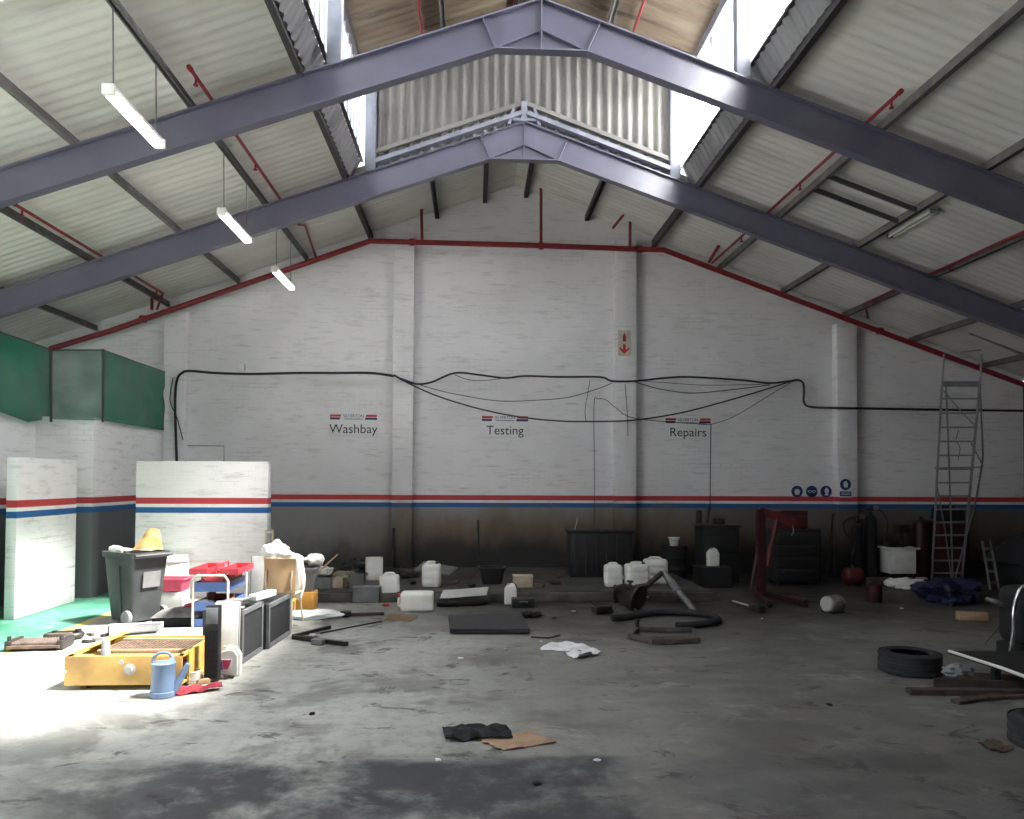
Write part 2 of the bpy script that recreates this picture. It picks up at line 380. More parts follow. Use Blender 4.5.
def spline(pts, n):
    out = []
    for i in range(len(pts)-1):
        p0, p1, p2, p3 = pts[max(i-1, 0)], pts[i], pts[i+1], pts[min(i+2, len(pts)-1)]
        for k in range(n):
            t = k/n
            out.append(0.5*((2*p1)+(p2-p0)*t+(2*p0-5*p1+4*p2-p3)*t*t+(3*p1-p0-3*p2+p3)*t**3))
    out.append(pts[-1]); return out
def thing(name, label, cat, loc=(0, 0, 0), rz=0.0, group=None, rot=None):
    o = bpy.data.objects.new(name, None); COL.objects.link(o); o.empty_display_size = 0.1
    o.location = loc; o.rotation_euler = rot if rot else (0, 0, rz)
    o['label'] = label; o['category'] = cat
    if group: o['group'] = group
    return o
def tag(o, label, cat, group=None, kind=None):
    o['label'] = label; o['category'] = cat
    if group: o['group'] = group
    if kind: o['kind'] = kind
    return o
def put(o, loc, rz=0.0, rot=None):
    o.location = loc; o.rotation_euler = rot if rot else (0, 0, rz); return o
def struct(o, label=None):
    o['kind'] = 'structure'
    if label: o['label'] = label; o['category'] = o.name.split('_')[0].split('.')[0]
    return o
def copy_tree(o, parent=None):
    c = o.copy(); COL.objects.link(c); c.parent = parent
    for ch in list(o.children): copy_tree(ch, c)
    return c
def fl(px, py, z=0.0):
    p = P(px, py, Z=z); return Vector((p.x, p.y, z))
# ================================================================== SHELL
XL, XR, YF, YB = -10.4, 12.05, -7.0, 16.1
RX, RZ, SL = 0.82, 8.10, 0.355
def rz_(x, off=0.0): return RZ + off - SL*abs(x-RX)
struct(B().box(((XL+XR)/2, (YF+YB)/2+0.2, -0.1), (XR-XL+1, YB-YF+1.4, 0.2)).build('floor', M_FLOOR), 'grey stained concrete workshop floor with green painted walkway')
def gable_wall(y0, y1, name, mat):
    poly = [(XL, 0), (XR, 0), (XR, rz_(XR, 0.215)), (RX, RZ+0.215), (XL, rz_(XL, 0.215))]
    return B().prism(poly, abs(y1-y0), Matrix.Translation((0, (y0+y1)/2, 0))).build(name, mat)
struct(gable_wall(YB, YB+0.25, 'wall_back', M_BACK), 'white painted brick gable wall with red and blue stripes')
struct(gable_wall(YF-0.25, YF, 'wall_front', M_DARK))
hw = rz_(XL, 0.1); DY0, DY1, DZ = 0.5, 8.0, 3.7      # unseen doorway, guessed and added to light the left side
bl = B().box((XL-0.125, (YF-0.25+DY0)/2, hw/2), (0.25, DY0-YF+0.25, hw)).box((XL-0.125, (DY1+YB+0.25)/2, hw/2), (0.25, YB+0.25-DY1, hw)).box((XL-0.125, (DY0+DY1)/2, (DZ+hw)/2), (0.25, DY1-DY0, hw-DZ))
struct(bl.build('wall_left', M_SIDE))
struct(B().box((XL-13.2, 4.0, -0.1), (26.0, 40.0, 0.18)).build('floor_bounce_yard', mk('bounce_ground', (0.42, 0.42, 0.42), 0.85)))  # unseen ground added to bounce sunlight in through the doorway
struct(B().box((XR+0.125, (YF+YB)/2, rz_(XR, 0.1)/2), (0.25, YB-YF+0.5, rz_(XR, 0.1))).build('wall_right', M_DARK))
# pilasters on the back wall
for x0, x1 in ((-6.38, -5.95), (-1.70, -1.28), (2.96, 3.42), (7.76, 8.2)):
    xm = (x0+x1)/2
    struct(B().box((xm, YB-0.11, rz_(xm, -0.15)/2), (x1-x0, 0.22, rz_(xm, -0.15)), bev=0.008).build('trim_pilaster', M_BACK), 'white painted brick pilaster on the back wall')
# annex walls on the left
struct(B().box((-7.34-0.115, 10.6, 1.515), (0.23, 5.0, 3.03)).build('wall_left_inner', M_SIDE), 'white side wall under green netting')
struct(B().box((-6.865, 13.1+0.115, 1.515), (0.95, 0.23, 3.03)).build('wall_left_return', M_RET), 'white return wall facing the hall under green netting')
struct(B().box((-6.39-0.115, 14.715, 1.515), (0.23, 2.77, 3.03)).build('wall_left_rear', M_SIDE), 'white wall running to the back wall under green netting')
struct(B().box((-6.45-0.075, 11.9, 1.145), (0.15, 1.62, 2.29), bev=0.01).build('wall_partition', M_PIERY), 'low white brick partition end-on beside the green walkway')
struct(B().box(((-5.64-3.47)/2, 13.0+0.115, 1.145), (2.17, 0.23, 2.29), bev=0.01).build('wall_partition', M_PIERX), 'low white brick partition behind the wheelie bin and tool trolley')
# raised step along the bays
struct(B().box((0.35, 14.3, 0.075), (7.3, 3.6, 0.15), bev=0.012).build('floor_step', STEPF), 'oil-blackened raised concrete step below the back wall')
B_ = B().box((0.35, 14.33, 0.155), (7.2, 3.5, 0.012)); struct(B_.build('floor_step_oil', STEPM))

def clearmat(nm, CLEAR):
    mat = bpy.data.materials.new(nm); N, L, b = nt(mat)
    tr = N.new('ShaderNodeBsdfTransparent'); tr.inputs[0].default_value = (CLEAR, CLEAR, CLEAR*0.98, 1)
    b.inputs['Base Color'].default_value = (0.5, 0.52, 0.5, 1); b.inputs['Roughness'].default_value = 0.3
    mx = N.new('ShaderNodeMixShader'); mx.inputs[0].default_value = 0.9
    L.new(b.outputs[0], mx.inputs[1]); L.new(tr.outputs[0], mx.inputs[2]); L.new(mx.outputs[0], N['Material Output'].inputs['Surface'])
    return mat
M_CLEAR = clearmat('added_clear_sheet', 0.60)  # glazing of the added rooflights, tinted to tone the sun down
M_CLEAR2 = clearmat('added_clearer_sheet', 0.92)  # clearer copy for the rooflights added in the left slope
# roof sheets: real corrugation running down the slope
def slope_sheet(xa, xb, ya, yb, zf, name, mat, pitch=0.177, amp=0.007):
    n = int((yb-ya)/pitch*8)
    def f(u, v):
        x = xa+(xb-xa)*v; y = ya+(yb-ya)*u
        return (x, y, zf(x)+amp*math.sin(2*PI*y/pitch))
    return struct(B().sheet(f, n, 3, 0.012).build(name, mat, ang=80))
ro = lambda x: rz_(x, 0.21)
MONY = 13.0           # the ridge monitor ends here
L_E, R_E = -2.08, 3.72
RLY0, RLY1, RLX0, RLX1 = -1.0, 7.2, -7.0, -2.6      # unseen rooflights added to put sun on the left floor
slope_sheet(XL-0.3, L_E, RLY1, YB+0.2, ro, 'ceiling_left_slope', M_ROOF)
slope_sheet(XL-0.3, L_E, YF, RLY0, ro, 'ceiling_left_slope', M_ROOF)
slope_sheet(XL-0.3, RLX0, RLY0, RLY1, ro, 'ceiling_left_slope', M_ROOF)
slope_sheet(RLX1, L_E, RLY0, RLY1, ro, 'ceiling_left_slope', M_ROOF)
slope_sheet(RLX0, RLX1, RLY0, RLY1, ro, 'window_added_rooflight_side', M_CLEAR2, amp=0.004)
slope_sheet(R_E, XR+0.3, YF, YB+0.2, ro, 'ceiling_right_slope', M_ROOF)
slope_sheet(L_E, RX, MONY-0.05, YB+0.2, ro, 'ceiling_left_ridge_slope', M_ROOF)
slope_sheet(RX, R_E, MONY-0.05, YB+0.2, ro, 'ceiling_right_ridge_slope', M_ROOF)
# monitor roof; clear sheets are added out of view over the near bay
mo = lambda x: 9.98+0.06 - SL*abs(x-RX)
OPEN_Y0, OPEN_Y1, OPEN_X = 5.7, 10.9, 3.1      # added clear sheets, placed to aim the sun patch
YR, YR2 = 11.55, 11.95
slope_sheet(-2.25, RX, YR2, MONY+0.25, mo, 'ceiling_monitor_left_slope', M_MON)
slope_sheet(RX, 3.9, YR2, MONY+0.25, mo, 'ceiling_monitor_right_slope', M_MON)
slope_sheet(-0.5, 0.1, YR, YR2, mo, 'ceiling_monitor_left_strip', M_MON)
slope_sheet(1.55, 1.95, YR, YR2, mo, 'ceiling_monitor_right_strip', M_MON)
slope_sheet(-2.25, -0.5, OPEN_Y1, YR2, mo, 'ceiling_monitor_left_eave', M_MON)
slope_sheet(1.95, 3.9, OPEN_Y1, YR2, mo, 'ceiling_monitor_right_slope', M_MON)
slope_sheet(OPEN_X, 3.9, YF, OPEN_Y1, mo, 'ceiling_monitor_right_eave', M_MON)
slope_sheet(-2.25, RX, YF, OPEN_Y0, mo, 'ceiling_monitor_left_near', M_MON)
slope_sheet(RX, OPEN_X, YF, OPEN_Y0, mo, 'ceiling_monitor_right_near', M_MON)
slope_sheet(-2.25, RX, OPEN_Y0, OPEN_Y1, mo, 'window_added_rooflight_left', M_CLEAR, amp=0.004)
slope_sheet(RX, OPEN_X, OPEN_Y0, OPEN_Y1, mo, 'window_added_rooflight_right', M_CLEAR, amp=0.004)
slope_sheet(-0.5, RX, OPEN_Y1, YR, mo, 'window_added_rooflight_left', M_CLEAR, amp=0.004)
slope_sheet(RX, 1.95, OPEN_Y1, YR, mo, 'window_added_rooflight_right', M_CLEAR, amp=0.004)
slope_sheet(0.1, RX, YR, YR2, mo, 'window_added_rooflight_left', M_CLEAR, amp=0.004)
slope_sheet(RX, 1.55, YR, YR2, mo, 'window_added_rooflight_right', M_CLEAR, amp=0.004)

# corrugated vertical gable closing the monitor
def gab(u, v):
    x = -1.72+(3.36+1.72)*u
    zb = rz_(x, 0.04); zt = mo(x)-0.02
    return (x, MONY-0.10+0.040*math.sin(2*PI*x/0.178), zb+(zt-zb)*v)
struct(B().sheet(gab, 240, 3, 0.01).build('wall_monitor_gable', M_GABLE, ang=80), 'corrugated sheet gable closing the roof monitor above the far beam')
for sgn in (-1, 1):
    xe = RX+sgn*2.6
    for off, hh, yy, nm in ((0.34, 0.07, 12.83, 'trim_gable_flashing'), (0.16, 0.22, 12.855, 'trim_gable_channel'), (0.02, 0.05, 12.93, 'trim_gable_rail')):
        struct(B().bar((RX+sgn*0.05, yy, rz_(RX, off)), (xe, yy, rz_(xe, off)), hh, 0.07, 0).build(nm, M_GABLE if nm == 'trim_gable_flashing' else POST))
struct(B().bar((RX, 12.82, 8.12), (RX, 12.82, 8.48), 0.10, 0.05).box((RX-0.22, 12.86, 8.22), (0.05, 0.12, 0.30), (0, 0.3, 0)).box((RX+0.22, 12.86, 8.22), (0.05, 0.12, 0.30), (0, -0.3, 0)).box((RX, 12.86, 8.16), (0.4, 0.14, 0.05)).build('trim_ridge_bracket', POST))

# rafters
def rafter(y, name='ceiling_beam', dep=0.395, hx=0.58, lab=''):
    W, TF, FL = 0.012, 0.02, 0.15
    xl, xr = XL+0.05, XR-0.05
    hz = RZ-SL*hx-dep-0.05
    web = B().prism([(xl, rz_(xl)), (RX, RZ), (xr, rz_(xr)), (xr, rz_(xr)-dep), (RX+hx, hz), (RX-hx, hz), (xl, rz_(xl)-dep)], W, Matrix.Translation((0, y, 0)))
    def fl_(xa, za, xb, zb): web.bar((xa, y, za), (xb, y, zb), TF if False else FL, TF, PI/2 if False else 0)
    def plate(xa, za, xb, zb, th=TF, wd=FL):
        d = Vector((xb-xa, 0, zb-za)); n = Vector((-d.z, 0, d.x)).normalized()*th/2
        v = [web.bm.verts.new((px_+sx*n.x, y+sy*wd/2, pz_+sx*n.z)) for px_, pz_ in ((xa, za), (xb, zb)) for sx in (-1, 1) for sy in (-1, 1)]
        for q in ((0, 1, 3, 2), (4, 6, 7, 5), (0, 4, 5, 1), (2, 3, 7, 6), (0, 2, 6, 4), (1, 5, 7, 3)): web.bm.faces.new([v[k] for k in q])
    plate(xl, rz_(xl), RX, RZ); plate(RX, RZ, xr, rz_(xr))
    plate(xl, rz_(xl)-dep, RX-hx, hz); plate(RX+hx, hz, xr, rz_(xr)-dep); plate(RX-hx, hz, RX+hx, hz)
    plate(RX-hx, hz, RX, RZ-dep, 0.012, 0.12); plate(RX+hx, hz, RX, RZ-dep, 0.012, 0.12)      # ribs inside the haunch
    plate(RX, hz, RX, RZ, 0.018, 0.14)
    plate(RX-hx, hz, RX-hx-0.17, rz_(RX-hx-0.17), 0.014, 0.14); plate(RX+hx, hz, RX+hx+0.17, rz_(RX+hx+0.17), 0.014, 0.14)
    return struct(web.build(name, BEAM, ang=20), lab)
rafter(9.5, lab='grey steel roof beam nearest the camera')
rafter(12.8, lab='grey steel roof beam below the corrugated gable')
# monitor posts and rails
for y in (9.5, 12.8):
    for x in (-1.78, 3.42):
        struct(B().box((x, y+0.02, (rz_(x)+mo(x))/2), (0.18, 0.16, mo(x)-rz_(x)-0.02), bev=0.004).build('trim_monitor_post', POST))
for x in (-1.95, 3.59):
    s = -1 if x < 0 else 1
    struct(B().box((x, (YF+MONY)/2, 7.45), (0.05, MONY-YF, 0.04)).build('trim_clerestory_sill', PURL2))
    struct(B().box((x, (YF+MONY)/2, 8.93), (0.07, MONY-YF, 0.16)).build('trim_clerestory_head', PURL2 if s < 0 else POST))
    n = int((MONY-YF)/0.177*8)
    def ups(u, v):
        y = YF+(MONY-YF)*u; w = 0.02*math.sin(2*PI*y/0.177)
        return (x+s*(0.17*(1-v))+s*0.02+w*0.8, y, 7.12+0.33*v+w*0.5)
    struct(B().sheet(ups, n, 3, 0.01).build('trim_clerestory_upstand', M_UPST, ang=80))
bars = B()
y = YF
while y < MONY:
    bars.box((-1.97, y, 8.17), (0.02, 0.022, 1.40)); y += 0.30
struct(bars.build('window_bars', POST))
struct(B().box((3.62, 11.4, 8.17), (0.03, 0.04, 1.4)).box((3.62, 8.6, 8.17), (0.03, 0.04, 1.4)).box((3.62, 5.2, 8.17), (0.03, 0.04, 1.4)).build('window_bars', POST))
def panemat():
    mat = bpy.data.materials.new('white_translucent_sheet'); N, L, b = nt(mat)
    tl = N.new('ShaderNodeBsdfTranslucent'); tl.inputs[0].default_value = (0.95, 0.96, 0.97, 1)
    b.inputs['Base Color'].default_value = (0.8, 0.8, 0.8, 1); b.inputs['Roughness'].default_value = 0.6
    mx = N.new('ShaderNodeMixShader'); mx.inputs[0].default_value = 0.95
    L.new(b.outputs[0], mx.inputs[1]); L.new(tl.outputs[0], mx.inputs[2]); L.new(mx.outputs[0], N['Material Output'].inputs['Surface'])
    return mat
PANE = panemat()
struct(B().box((3.66, (3.5+MONY)/2, 8.17), (0.012, MONY-3.5, 1.42)).build('window_clerestory', PANE))
struct(B().box((3.66, (YF+3.5)/2, 8.17), (0.03, 3.5-YF, 1.42)).build('wall_clerestory_blocker', M_UPST))  # unseen opaque strips, this and its left twin, added to limit light
struct(B().box((-2.02, (3.5+MONY)/2, 8.17), (0.012, MONY-3.5, 1.42)).build('window_clerestory', PANE))
struct(B().box((-2.02, (YF+3.5)/2, 8.17), (0.03, 3.5-YF, 1.42)).build('wall_clerestory_blocker', M_UPST))
# purlins: each its own member
def purlin(x, ya, yb, mat, z, w=0.05, h=0.11):
    return struct(B().box((x, (ya+yb)/2, z), (w, yb-ya, h)).box((x+0.025, (ya+yb)/2, z-h/2+0.006), (0.05, yb-ya, 0.012)).build('ceiling_purlin', mat))
for x in (-3.54, -4.95, -6.38, -7.85, -9.3, 5.26, 6.65, 8.02, 9.5, 11.07):
    purlin(x, YF, YB, PURL, rz_(x, 0.09))
for x in (-2.2, 3.83): purlin(x, YF, YB, PURL2, rz_(x, 0.08), 0.07, 0.16)
for x in (0.19, 1.07, -0.82, 2.38): purlin(x, MONY, YB, PURL2, rz_(x, 0.09), 0.08)
for x in (-0.55, 0.70, 2.15):
    purlin(x, 6.0, MONY, PURL, mo(x)-0.12, 0.07, 0.14)
for i, (a, b) in enumerate((((815, 186), (900, 217)), ((830, 175), (918, 207)))):
    ya = P(*a, X=5.3).y
    struct(B().bar((5.26, ya, rz_(5.26, 0.06)), (6.65, ya, rz_(6.65, 0.06)), 0.05, 0.06).build('ceiling_purlin_strut', PURL2))

# ================================================================== RED SPRINKLER PIPES
t = thing('sprinkler_pipework', 'red sprinkler pipe running along the back wall below the roof slope', 'pipe', (0, 0, 0))
yp = 15.72
pm = [P(50, 349, Y=yp), P(110, 331, Y=yp), P(370, 241, Y=yp), P(520, 245, Y=yp), P(664, 250, Y=yp), P(860, 324, Y=yp), P(1030, 387, Y=yp)]
B().tube(pm, 0.055, 12).build('main_pipe', REDP, t)
for px, py in ((143, 319), (412, 242), (541, 246), (640, 249), (880, 331)):
    c = P(px, py, Y=yp); B().cyl(c+Vector((-0.05, 0, 0)), c+Vector((0.05, 0, 0)), 0.075, seg=14).build('coupling', REDP, t)
def branch(pts, r=0.032): B().tube(pts, r, 10).build('branch_pipe', REDP, t)
branch([P(422, 243, Y=yp), P(421, 190, Y=yp), P(424, 184, Y=15.3)])
branch([P(541, 244, Y=yp), P(541, 178, Y=yp), (P(541, 170, Y=yp)+Vector((0, -0.5, 0.0)))])
branch([P(630, 248, Y=yp), P(630, 206, Y=yp)]); branch([P(613, 228, Y=15.9), P(638, 196, Y=15.0)], 0.028)
branch([P(152, 300, Y=yp)+Vector((0, 0, -0.2)), P(152, 292, Y=yp)]); branch([P(709, 262, Y=yp), P(722, 240, Y=15.1)])
def roof_branch(name, label, x, y0, y1, dz=0.03, r=0.024, extra=()):
    o = thing(name, label, 'pipe', (0, 0, 0), group='red sprinkler pipes under the roof')
    z = rz_(x, 0.055)
    B().tube([(x, y0, z), (x, y1, z), *extra], r, 10).build('pipe', REDP, o)
    for k in range(3):
        yy = y0+0.2+(y1-y0-0.5)*k/2
        B().cyl((x, yy, z), (x, yy, z-0.09), 0.014, seg=8).cyl((x, yy, z-0.09), (x, yy, z-0.105), 0.03, seg=10).build('sprinkler_head', REDP, o)
    B().cyl((x, y0-0.02, z), (x, y0+0.05, z), r*1.3, seg=12).build('end_cap', REDP, o)
    return o
roof_branch('sprinkler_pipe', 'red sprinkler pipe under the left roof beside the hanging lamps', -3.28, 8.75, 14.1, extra=(P(305, 225, Y=14.6), P(316, 257, Y=yp)))
roof_branch('sprinkler_pipe', 'red sprinkler pipe low on the left roof above the green netting', -6.18, 10.4, 15.3, extra=(P(157, 309, Y=yp),))
roof_branch('sprinkler_pipe', 'red sprinkler pipe under the right roof beside the open clerestory', 5.05, 8.7, 14.4, extra=(P(712, 263, Y=yp),))
roof_branch('sprinkler_pipe', 'red sprinkler pipe low on the right roof near the ladder top', 7.93, 9.6, 15.0, extra=(P(868, 318, Y=yp),))
for x, lab in ((-0.9, 'red pipe on the stained roof sheets left of the ridge'), (2.55, 'red pipe on the stained roof sheets right of the ridge'), (0.62, 'red pipe stub close to the ridge above the near beam')):
    o = tag(B().tube([(x, 10.9 if x != 0.62 else 12.0, mo(x)-0.10), (x, 12.85, mo(x)-0.10)], 0.022, 8).build('sprinkler_pipe', REDP), lab, 'pipe', 'red sprinkler pipes under the roof')
h = thing('fire_sprinkler', 'red sprinkler head at the top right under the roof', 'sprinkler', P(990, 2, Y=7.6))
B().cyl((0, 0, 0.05), (0, 0, 0.5), 0.02, seg=8).build('drop_pipe', REDP, h)
B().cyl((0, 0, -0.03), (0, 0, 0.05), 0.035, 0.02, seg=12).cyl((0, 0, -0.05), (0, 0, -0.04), 0.04, seg=12).build('nozzle', REDP, h)

# ================================================================== LAMPS
def lamp(y0, y1, x, z, label, lit=True):
    o = thing('hanging_tube_lamp', label, 'lamp', (x, (y0+y1)/2, z), group='tube lamps under the roof')
    Lh = (y1-y0)/2
    B().box((0, 0, 0.05), (0.10, 2*Lh, 0.05), bev=0.012).build('housing', WHT, o)
    B().box((0, 0, 0.0), (0.115, 2*Lh-0.05, 0.07), bev=0.03, seg=4).build('diffuser', LIT if lit else WHT, o)
    for s in (-1, 1):
        B().box((0, s*(Lh+0.005), 0.025), (0.125, 0.05, 0.11), bev=0.015).build('end_cap', WHT, o)
        dz = rz_(x, 0.02)-z
        B().tube([(0, s*Lh*0.85, 0.06), (0.0, s*Lh*0.85-0.04, dz)], 0.008, 6).build('hanging_cable', PURL, o)
    return o
lamp(7.42, 8.60, -3.54, 5.72, 'lit tube lamp hanging nearest the camera at the upper left')
lamp(10.70, 11.95, -3.54, 5.70, 'lit tube lamp hanging in the middle of the left row')
lamp(13.55, 14.80, -3.54, 5.68, 'lit tube lamp hanging closest to the back wall')
o = thing('tube_light', 'unlit twin tube light under the right roof purlin', 'lamp', P(912, 224, X=6.9), group='tube lamps under the roof')
B().box((0, 0, 0.04), (0.10, 1.25, 0.05), bev=0.01).build('housing', WHT, o)
for s in (-1, 1):
    B().cyl((s*0.045, -0.6, -0.01), (s*0.045, 0.6, -0.01), 0.02, seg=10).build('tube', WHT, o)
    B().box((0, s*0.6, 0.0), (0.14, 0.03, 0.07)).build('end_cap', GREY, o)
    B().cyl((0, s*0.5, 0.06), (0, s*0.5, 0.42), 0.006, seg=6).build('hanging_cable', PURL, o)
a, b = P(971, 332, Y=14.9), P(1030, 356, Y=14.9)
o = tag(B().tube([a, b], 0.05, 10).cyl(a, a+(b-a)*0.05, 0.06, seg=10).build('tube_light', GREY), 'grey unlit tube light sloping beside the ladder top', 'lamp', 'tube lamps under the roof')

# ================================================================== GREEN NET
t = thing('shade_net', 'green shade netting on posts above the white annex walls', 'netting', (0, 0, 0))
def net(name, tops, bots, f, nu=24, nv=12, seed=0, mat=None):
    def g(u, v):
        a = Vector(f(*lerp(tops, u))); b = Vector(f(*lerp(bots, u)))
        p = a.lerp(b, v); w = 0.05*mnoise.noise(Vector((u*5+seed, v*4, seed)))*math.sin(PI*v)
        return p+Vector((w, w, 0))
    return B().sheet(g, nu, nv).build(name, mat or NET, t, 180)
def lerp(pts, u):
    n = len(pts)-1; k = min(int(u*n), n-1); w = u*n-k
    return tuple(pts[k][i]*(1-w)+pts[k+1][i]*w for i in range(2))
net('net_panel', [(-25, 323), (0, 331.5), (26, 340), (51, 349)], [(-25, 408), (0, 412), (28, 422), (51, 419)], lambda x, y: P(x, y, X=-7.24), seed=1)
NETM = netmat('thin_shade_net', 0.30, 0.55)
net('net_panel', [(51, 350), (77, 350.5), (103, 350)], [(51, 419), (77, 420), (103, 420.5)], lambda x, y: P(x, y, Y=13.03), seed=2, mat=NETM)
net('net_panel', [(103, 350), (138, 363), (165, 372)], [(103, 420.5), (138, 426), (164, 430.5)], lambda x, y: P(x, y, X=-6.31), seed=3)
for px, kw in ((51, dict(Y=13.0)), (103, dict(Y=13.0))):
    a, b = P(px, 422, **kw), P(px, 349, **kw)
    B().cyl(a, b, 0.022, seg=8).build('post', PURL2, t)
B().tube([P(103, 350, X=-6.31), P(165, 372, X=-6.31)], 0.012, 6).build('top_wire', PURL2, t)
B().tube([P(51, 350, Y=13.03), P(103, 350, Y=13.03)], 0.012, 6).build('top_wire', PURL2, t)
B().tube([P(-25, 323, X=-7.24), P(51, 350, X=-7.24)], 0.012, 6).build('top_wire', PURL2, t)

# ================================================================== SIGNS AND CABLES ON THE WALL
yw = YB
def text(body, size, loc, mat, parent, sx=1.0, ext=0.001):
    cu = bpy.data.curves.new('lettering', 'FONT'); cu.body = body; cu.size = size; cu.align_x = 'CENTER'; cu.align_y = 'CENTER'; cu.extrude = ext
    cu.materials.append(mat)
    o = bpy.data.objects.new('lettering', cu); COL.objects.link(o); o.parent = parent
    bpy.context.view_layer.update()
    me = bpy.data.meshes.new_from_object(o.evaluated_get(bpy.context.evaluated_depsgraph_get()))
    bpy.data.objects.remove(o); bpy.data.curves.remove(cu)
    me.transform(Matrix.Translation(loc) @ Matrix.Rotation(PI/2, 4, 'X') @ Matrix.Diagonal((sx, 1, 1, 1)))
    o = bpy.data.objects.new('lettering', me); COL.objects.link(o); o.parent = parent
    if not me.materials: me.materials.append(mat)
    return o
def bay_sign(px, py, word, label):
    c = P(px, py, Y=yw-0.012)
    o = thing('bay_sign', label, 'sign', c, group='bay signs on the back wall')
    B().box((0, 0, 0), (1.02, 0.012, 0.50), bev=0.003).build('board', SIGNW, o)
    text(word, 0.27, (0, -0.008, -0.10), INK, o)
    text('SILVERTON', 0.095, (0.0, -0.008, 0.175), NAVY, o, 0.9)
    B().box((0, -0.0065, 0.115), (0.40, 0.003, 0.018)).build('strapline', GREY, o)
    for s in (-1, 1):
        for k, (z, mt) in enumerate(((0.185, SRED), (0.125, NAVY))):
            x0, x1 = s*0.49, s*(0.25+0.02*k*(1 if s < 0 else 1))
            sl = 0.035
            q = [(-0.49, z-0.024), (-0.27-0.02*k, z-0.024), (-0.25-0.02*k, z+0.024), (-0.49, z+0.024)] if s < 0 else [(0.25-0.02*k, z-0.024), (0.49, z-0.024), (0.49, z+0.024), (0.27-0.02*k, z+0.024)]
            B().prism(q, 0.003, Matrix.Translation((0, -0.0075, 0))).build('logo_stripe', mt, o)
    return o
bay_sign(353.5, 424.5, 'Washbay', 'white wall sign reading Washbay')
bay_sign(505, 426, 'Testing', 'white wall sign reading Testing')
bay_sign(688, 428, 'Repairs', 'white wall sign reading Repairs')
c = P(624.3, 343, Y=YB-0.23)
o = thing('fire_sign', 'small fire sign with red flame and down arrow on the pilaster', 'sign', c)
B().box((0, 0, 0), (0.27, 0.01, 0.54), bev=0.002).build('board', mk('faded_sign', (0.58, 0.50, 0.46), 0.5), o)
B().box((0, -0.006, -0.13), (0.25, 0.004, 0.24)).build('arrow_field', SCREAM, o)
B().prism([(-0.035, 0.03), (0.035, 0.03), (0.035, 0.13), (0.0, 0.23), (-0.035, 0.13)], 0.004, Matrix.Translation((0, -0.007, 0))).build('pictogram', SDRED, o)
B().prism([(0, -0.235), (0.10, -0.135), (0.10, -0.085), (0.03, -0.15), (0.03, -0.03), (-0.03, -0.03), (-0.03, -0.15), (-0.10, -0.085), (-0.10, -0.135)], 0.004, Matrix.Translation((0, -0.010, 0))).build('arrow', SRED, o)
def disc_sign(px, py, yy, label, kind, r=0.125):
    o = thing('safety_sign', label, 'sign', P(px, py, Y=yy), group='round blue safety signs')
    B().cyl((0, 0, 0), (0, -0.008, 0), r, seg=36).build('disc', SBLUE, o)
    d = B(); My = Matrix.Translation((0, -0.010, 0))
    def ov(cx, cz, rx, rz, n=20): d.prism([(cx+rx*math.cos(2*PI*k/n), cz+rz*math.sin(2*PI*k/n)) for k in range(n)], 0.004, My)
    if kind == 'mask': ov(0, 0.01, 0.055, 0.045); d.prism([(-0.07, 0.02), (0, 0.0), (0.07, 0.02), (0.04, -0.07), (-0.04, -0.07)], 0.004, My)
    elif kind == 'goggles': ov(-0.042, 0, 0.036, 0.030); ov(0.042, 0, 0.036, 0.030); d.box((0, -0.010, 0.01), (0.19, 0.004, 0.012))
    else:
        ov(0.01, 0.015, 0.045, 0.065); d.prism([(-0.03, -0.085), (0.05, -0.085), (0.035, -0.03), (-0.02, -0.03)], 0.004, My)
    d.build('pictogram', SIGNW, o)
    if kind == 'goggles': B().cyl((-0.042, -0.013, 0), (-0.042, -0.015, 0), 0.02, seg=14).cyl((0.042, -0.013, 0), (0.042, -0.015, 0), 0.02, seg=14).build('lens', SBLUE, o)
    return o
disc_sign(797, 491.5, yw-0.002, 'round blue sign with breathing mask, first of the row', 'mask')
disc_sign(811.7, 491.5, yw-0.002, 'round blue sign showing safety goggles', 'goggles')
disc_sign(826, 491.5, yw-0.002, 'round blue sign with a face profile, beside the pilaster', 'face')
o = thing('safety_sign', 'safety sign on the pilaster with blue disc above a blue text strip', 'sign', P(845.4, 487.5, Y=YB-0.226))
B().box((0, 0, 0), (0.28, 0.008, 0.42), bev=0.002).build('board', SIGNW, o)
B().cyl((0, -0.003, 0.065), (0, -0.008, 0.065), 0.12, seg=30).build('disc', SBLUE, o)
B().prism([(-0.03, 0.0), (0.045, 0.0), (0.05, 0.08), (0.02, 0.14), (-0.04, 0.12), (-0.045, 0.05)], 0.004, Matrix.Translation((0, -0.010, 0))).build('pictogram', SIGNW, o)
B().box((0, -0.006, -0.135), (0.25, 0.006, 0.10)).build('text_strip', SBLUE, o)
B().box((0, -0.010, -0.115), (0.20, 0.003, 0.014)).box((0, -0.010, -0.150), (0.20, 0.003, 0.014)).build('text_line', SIGNW, o)

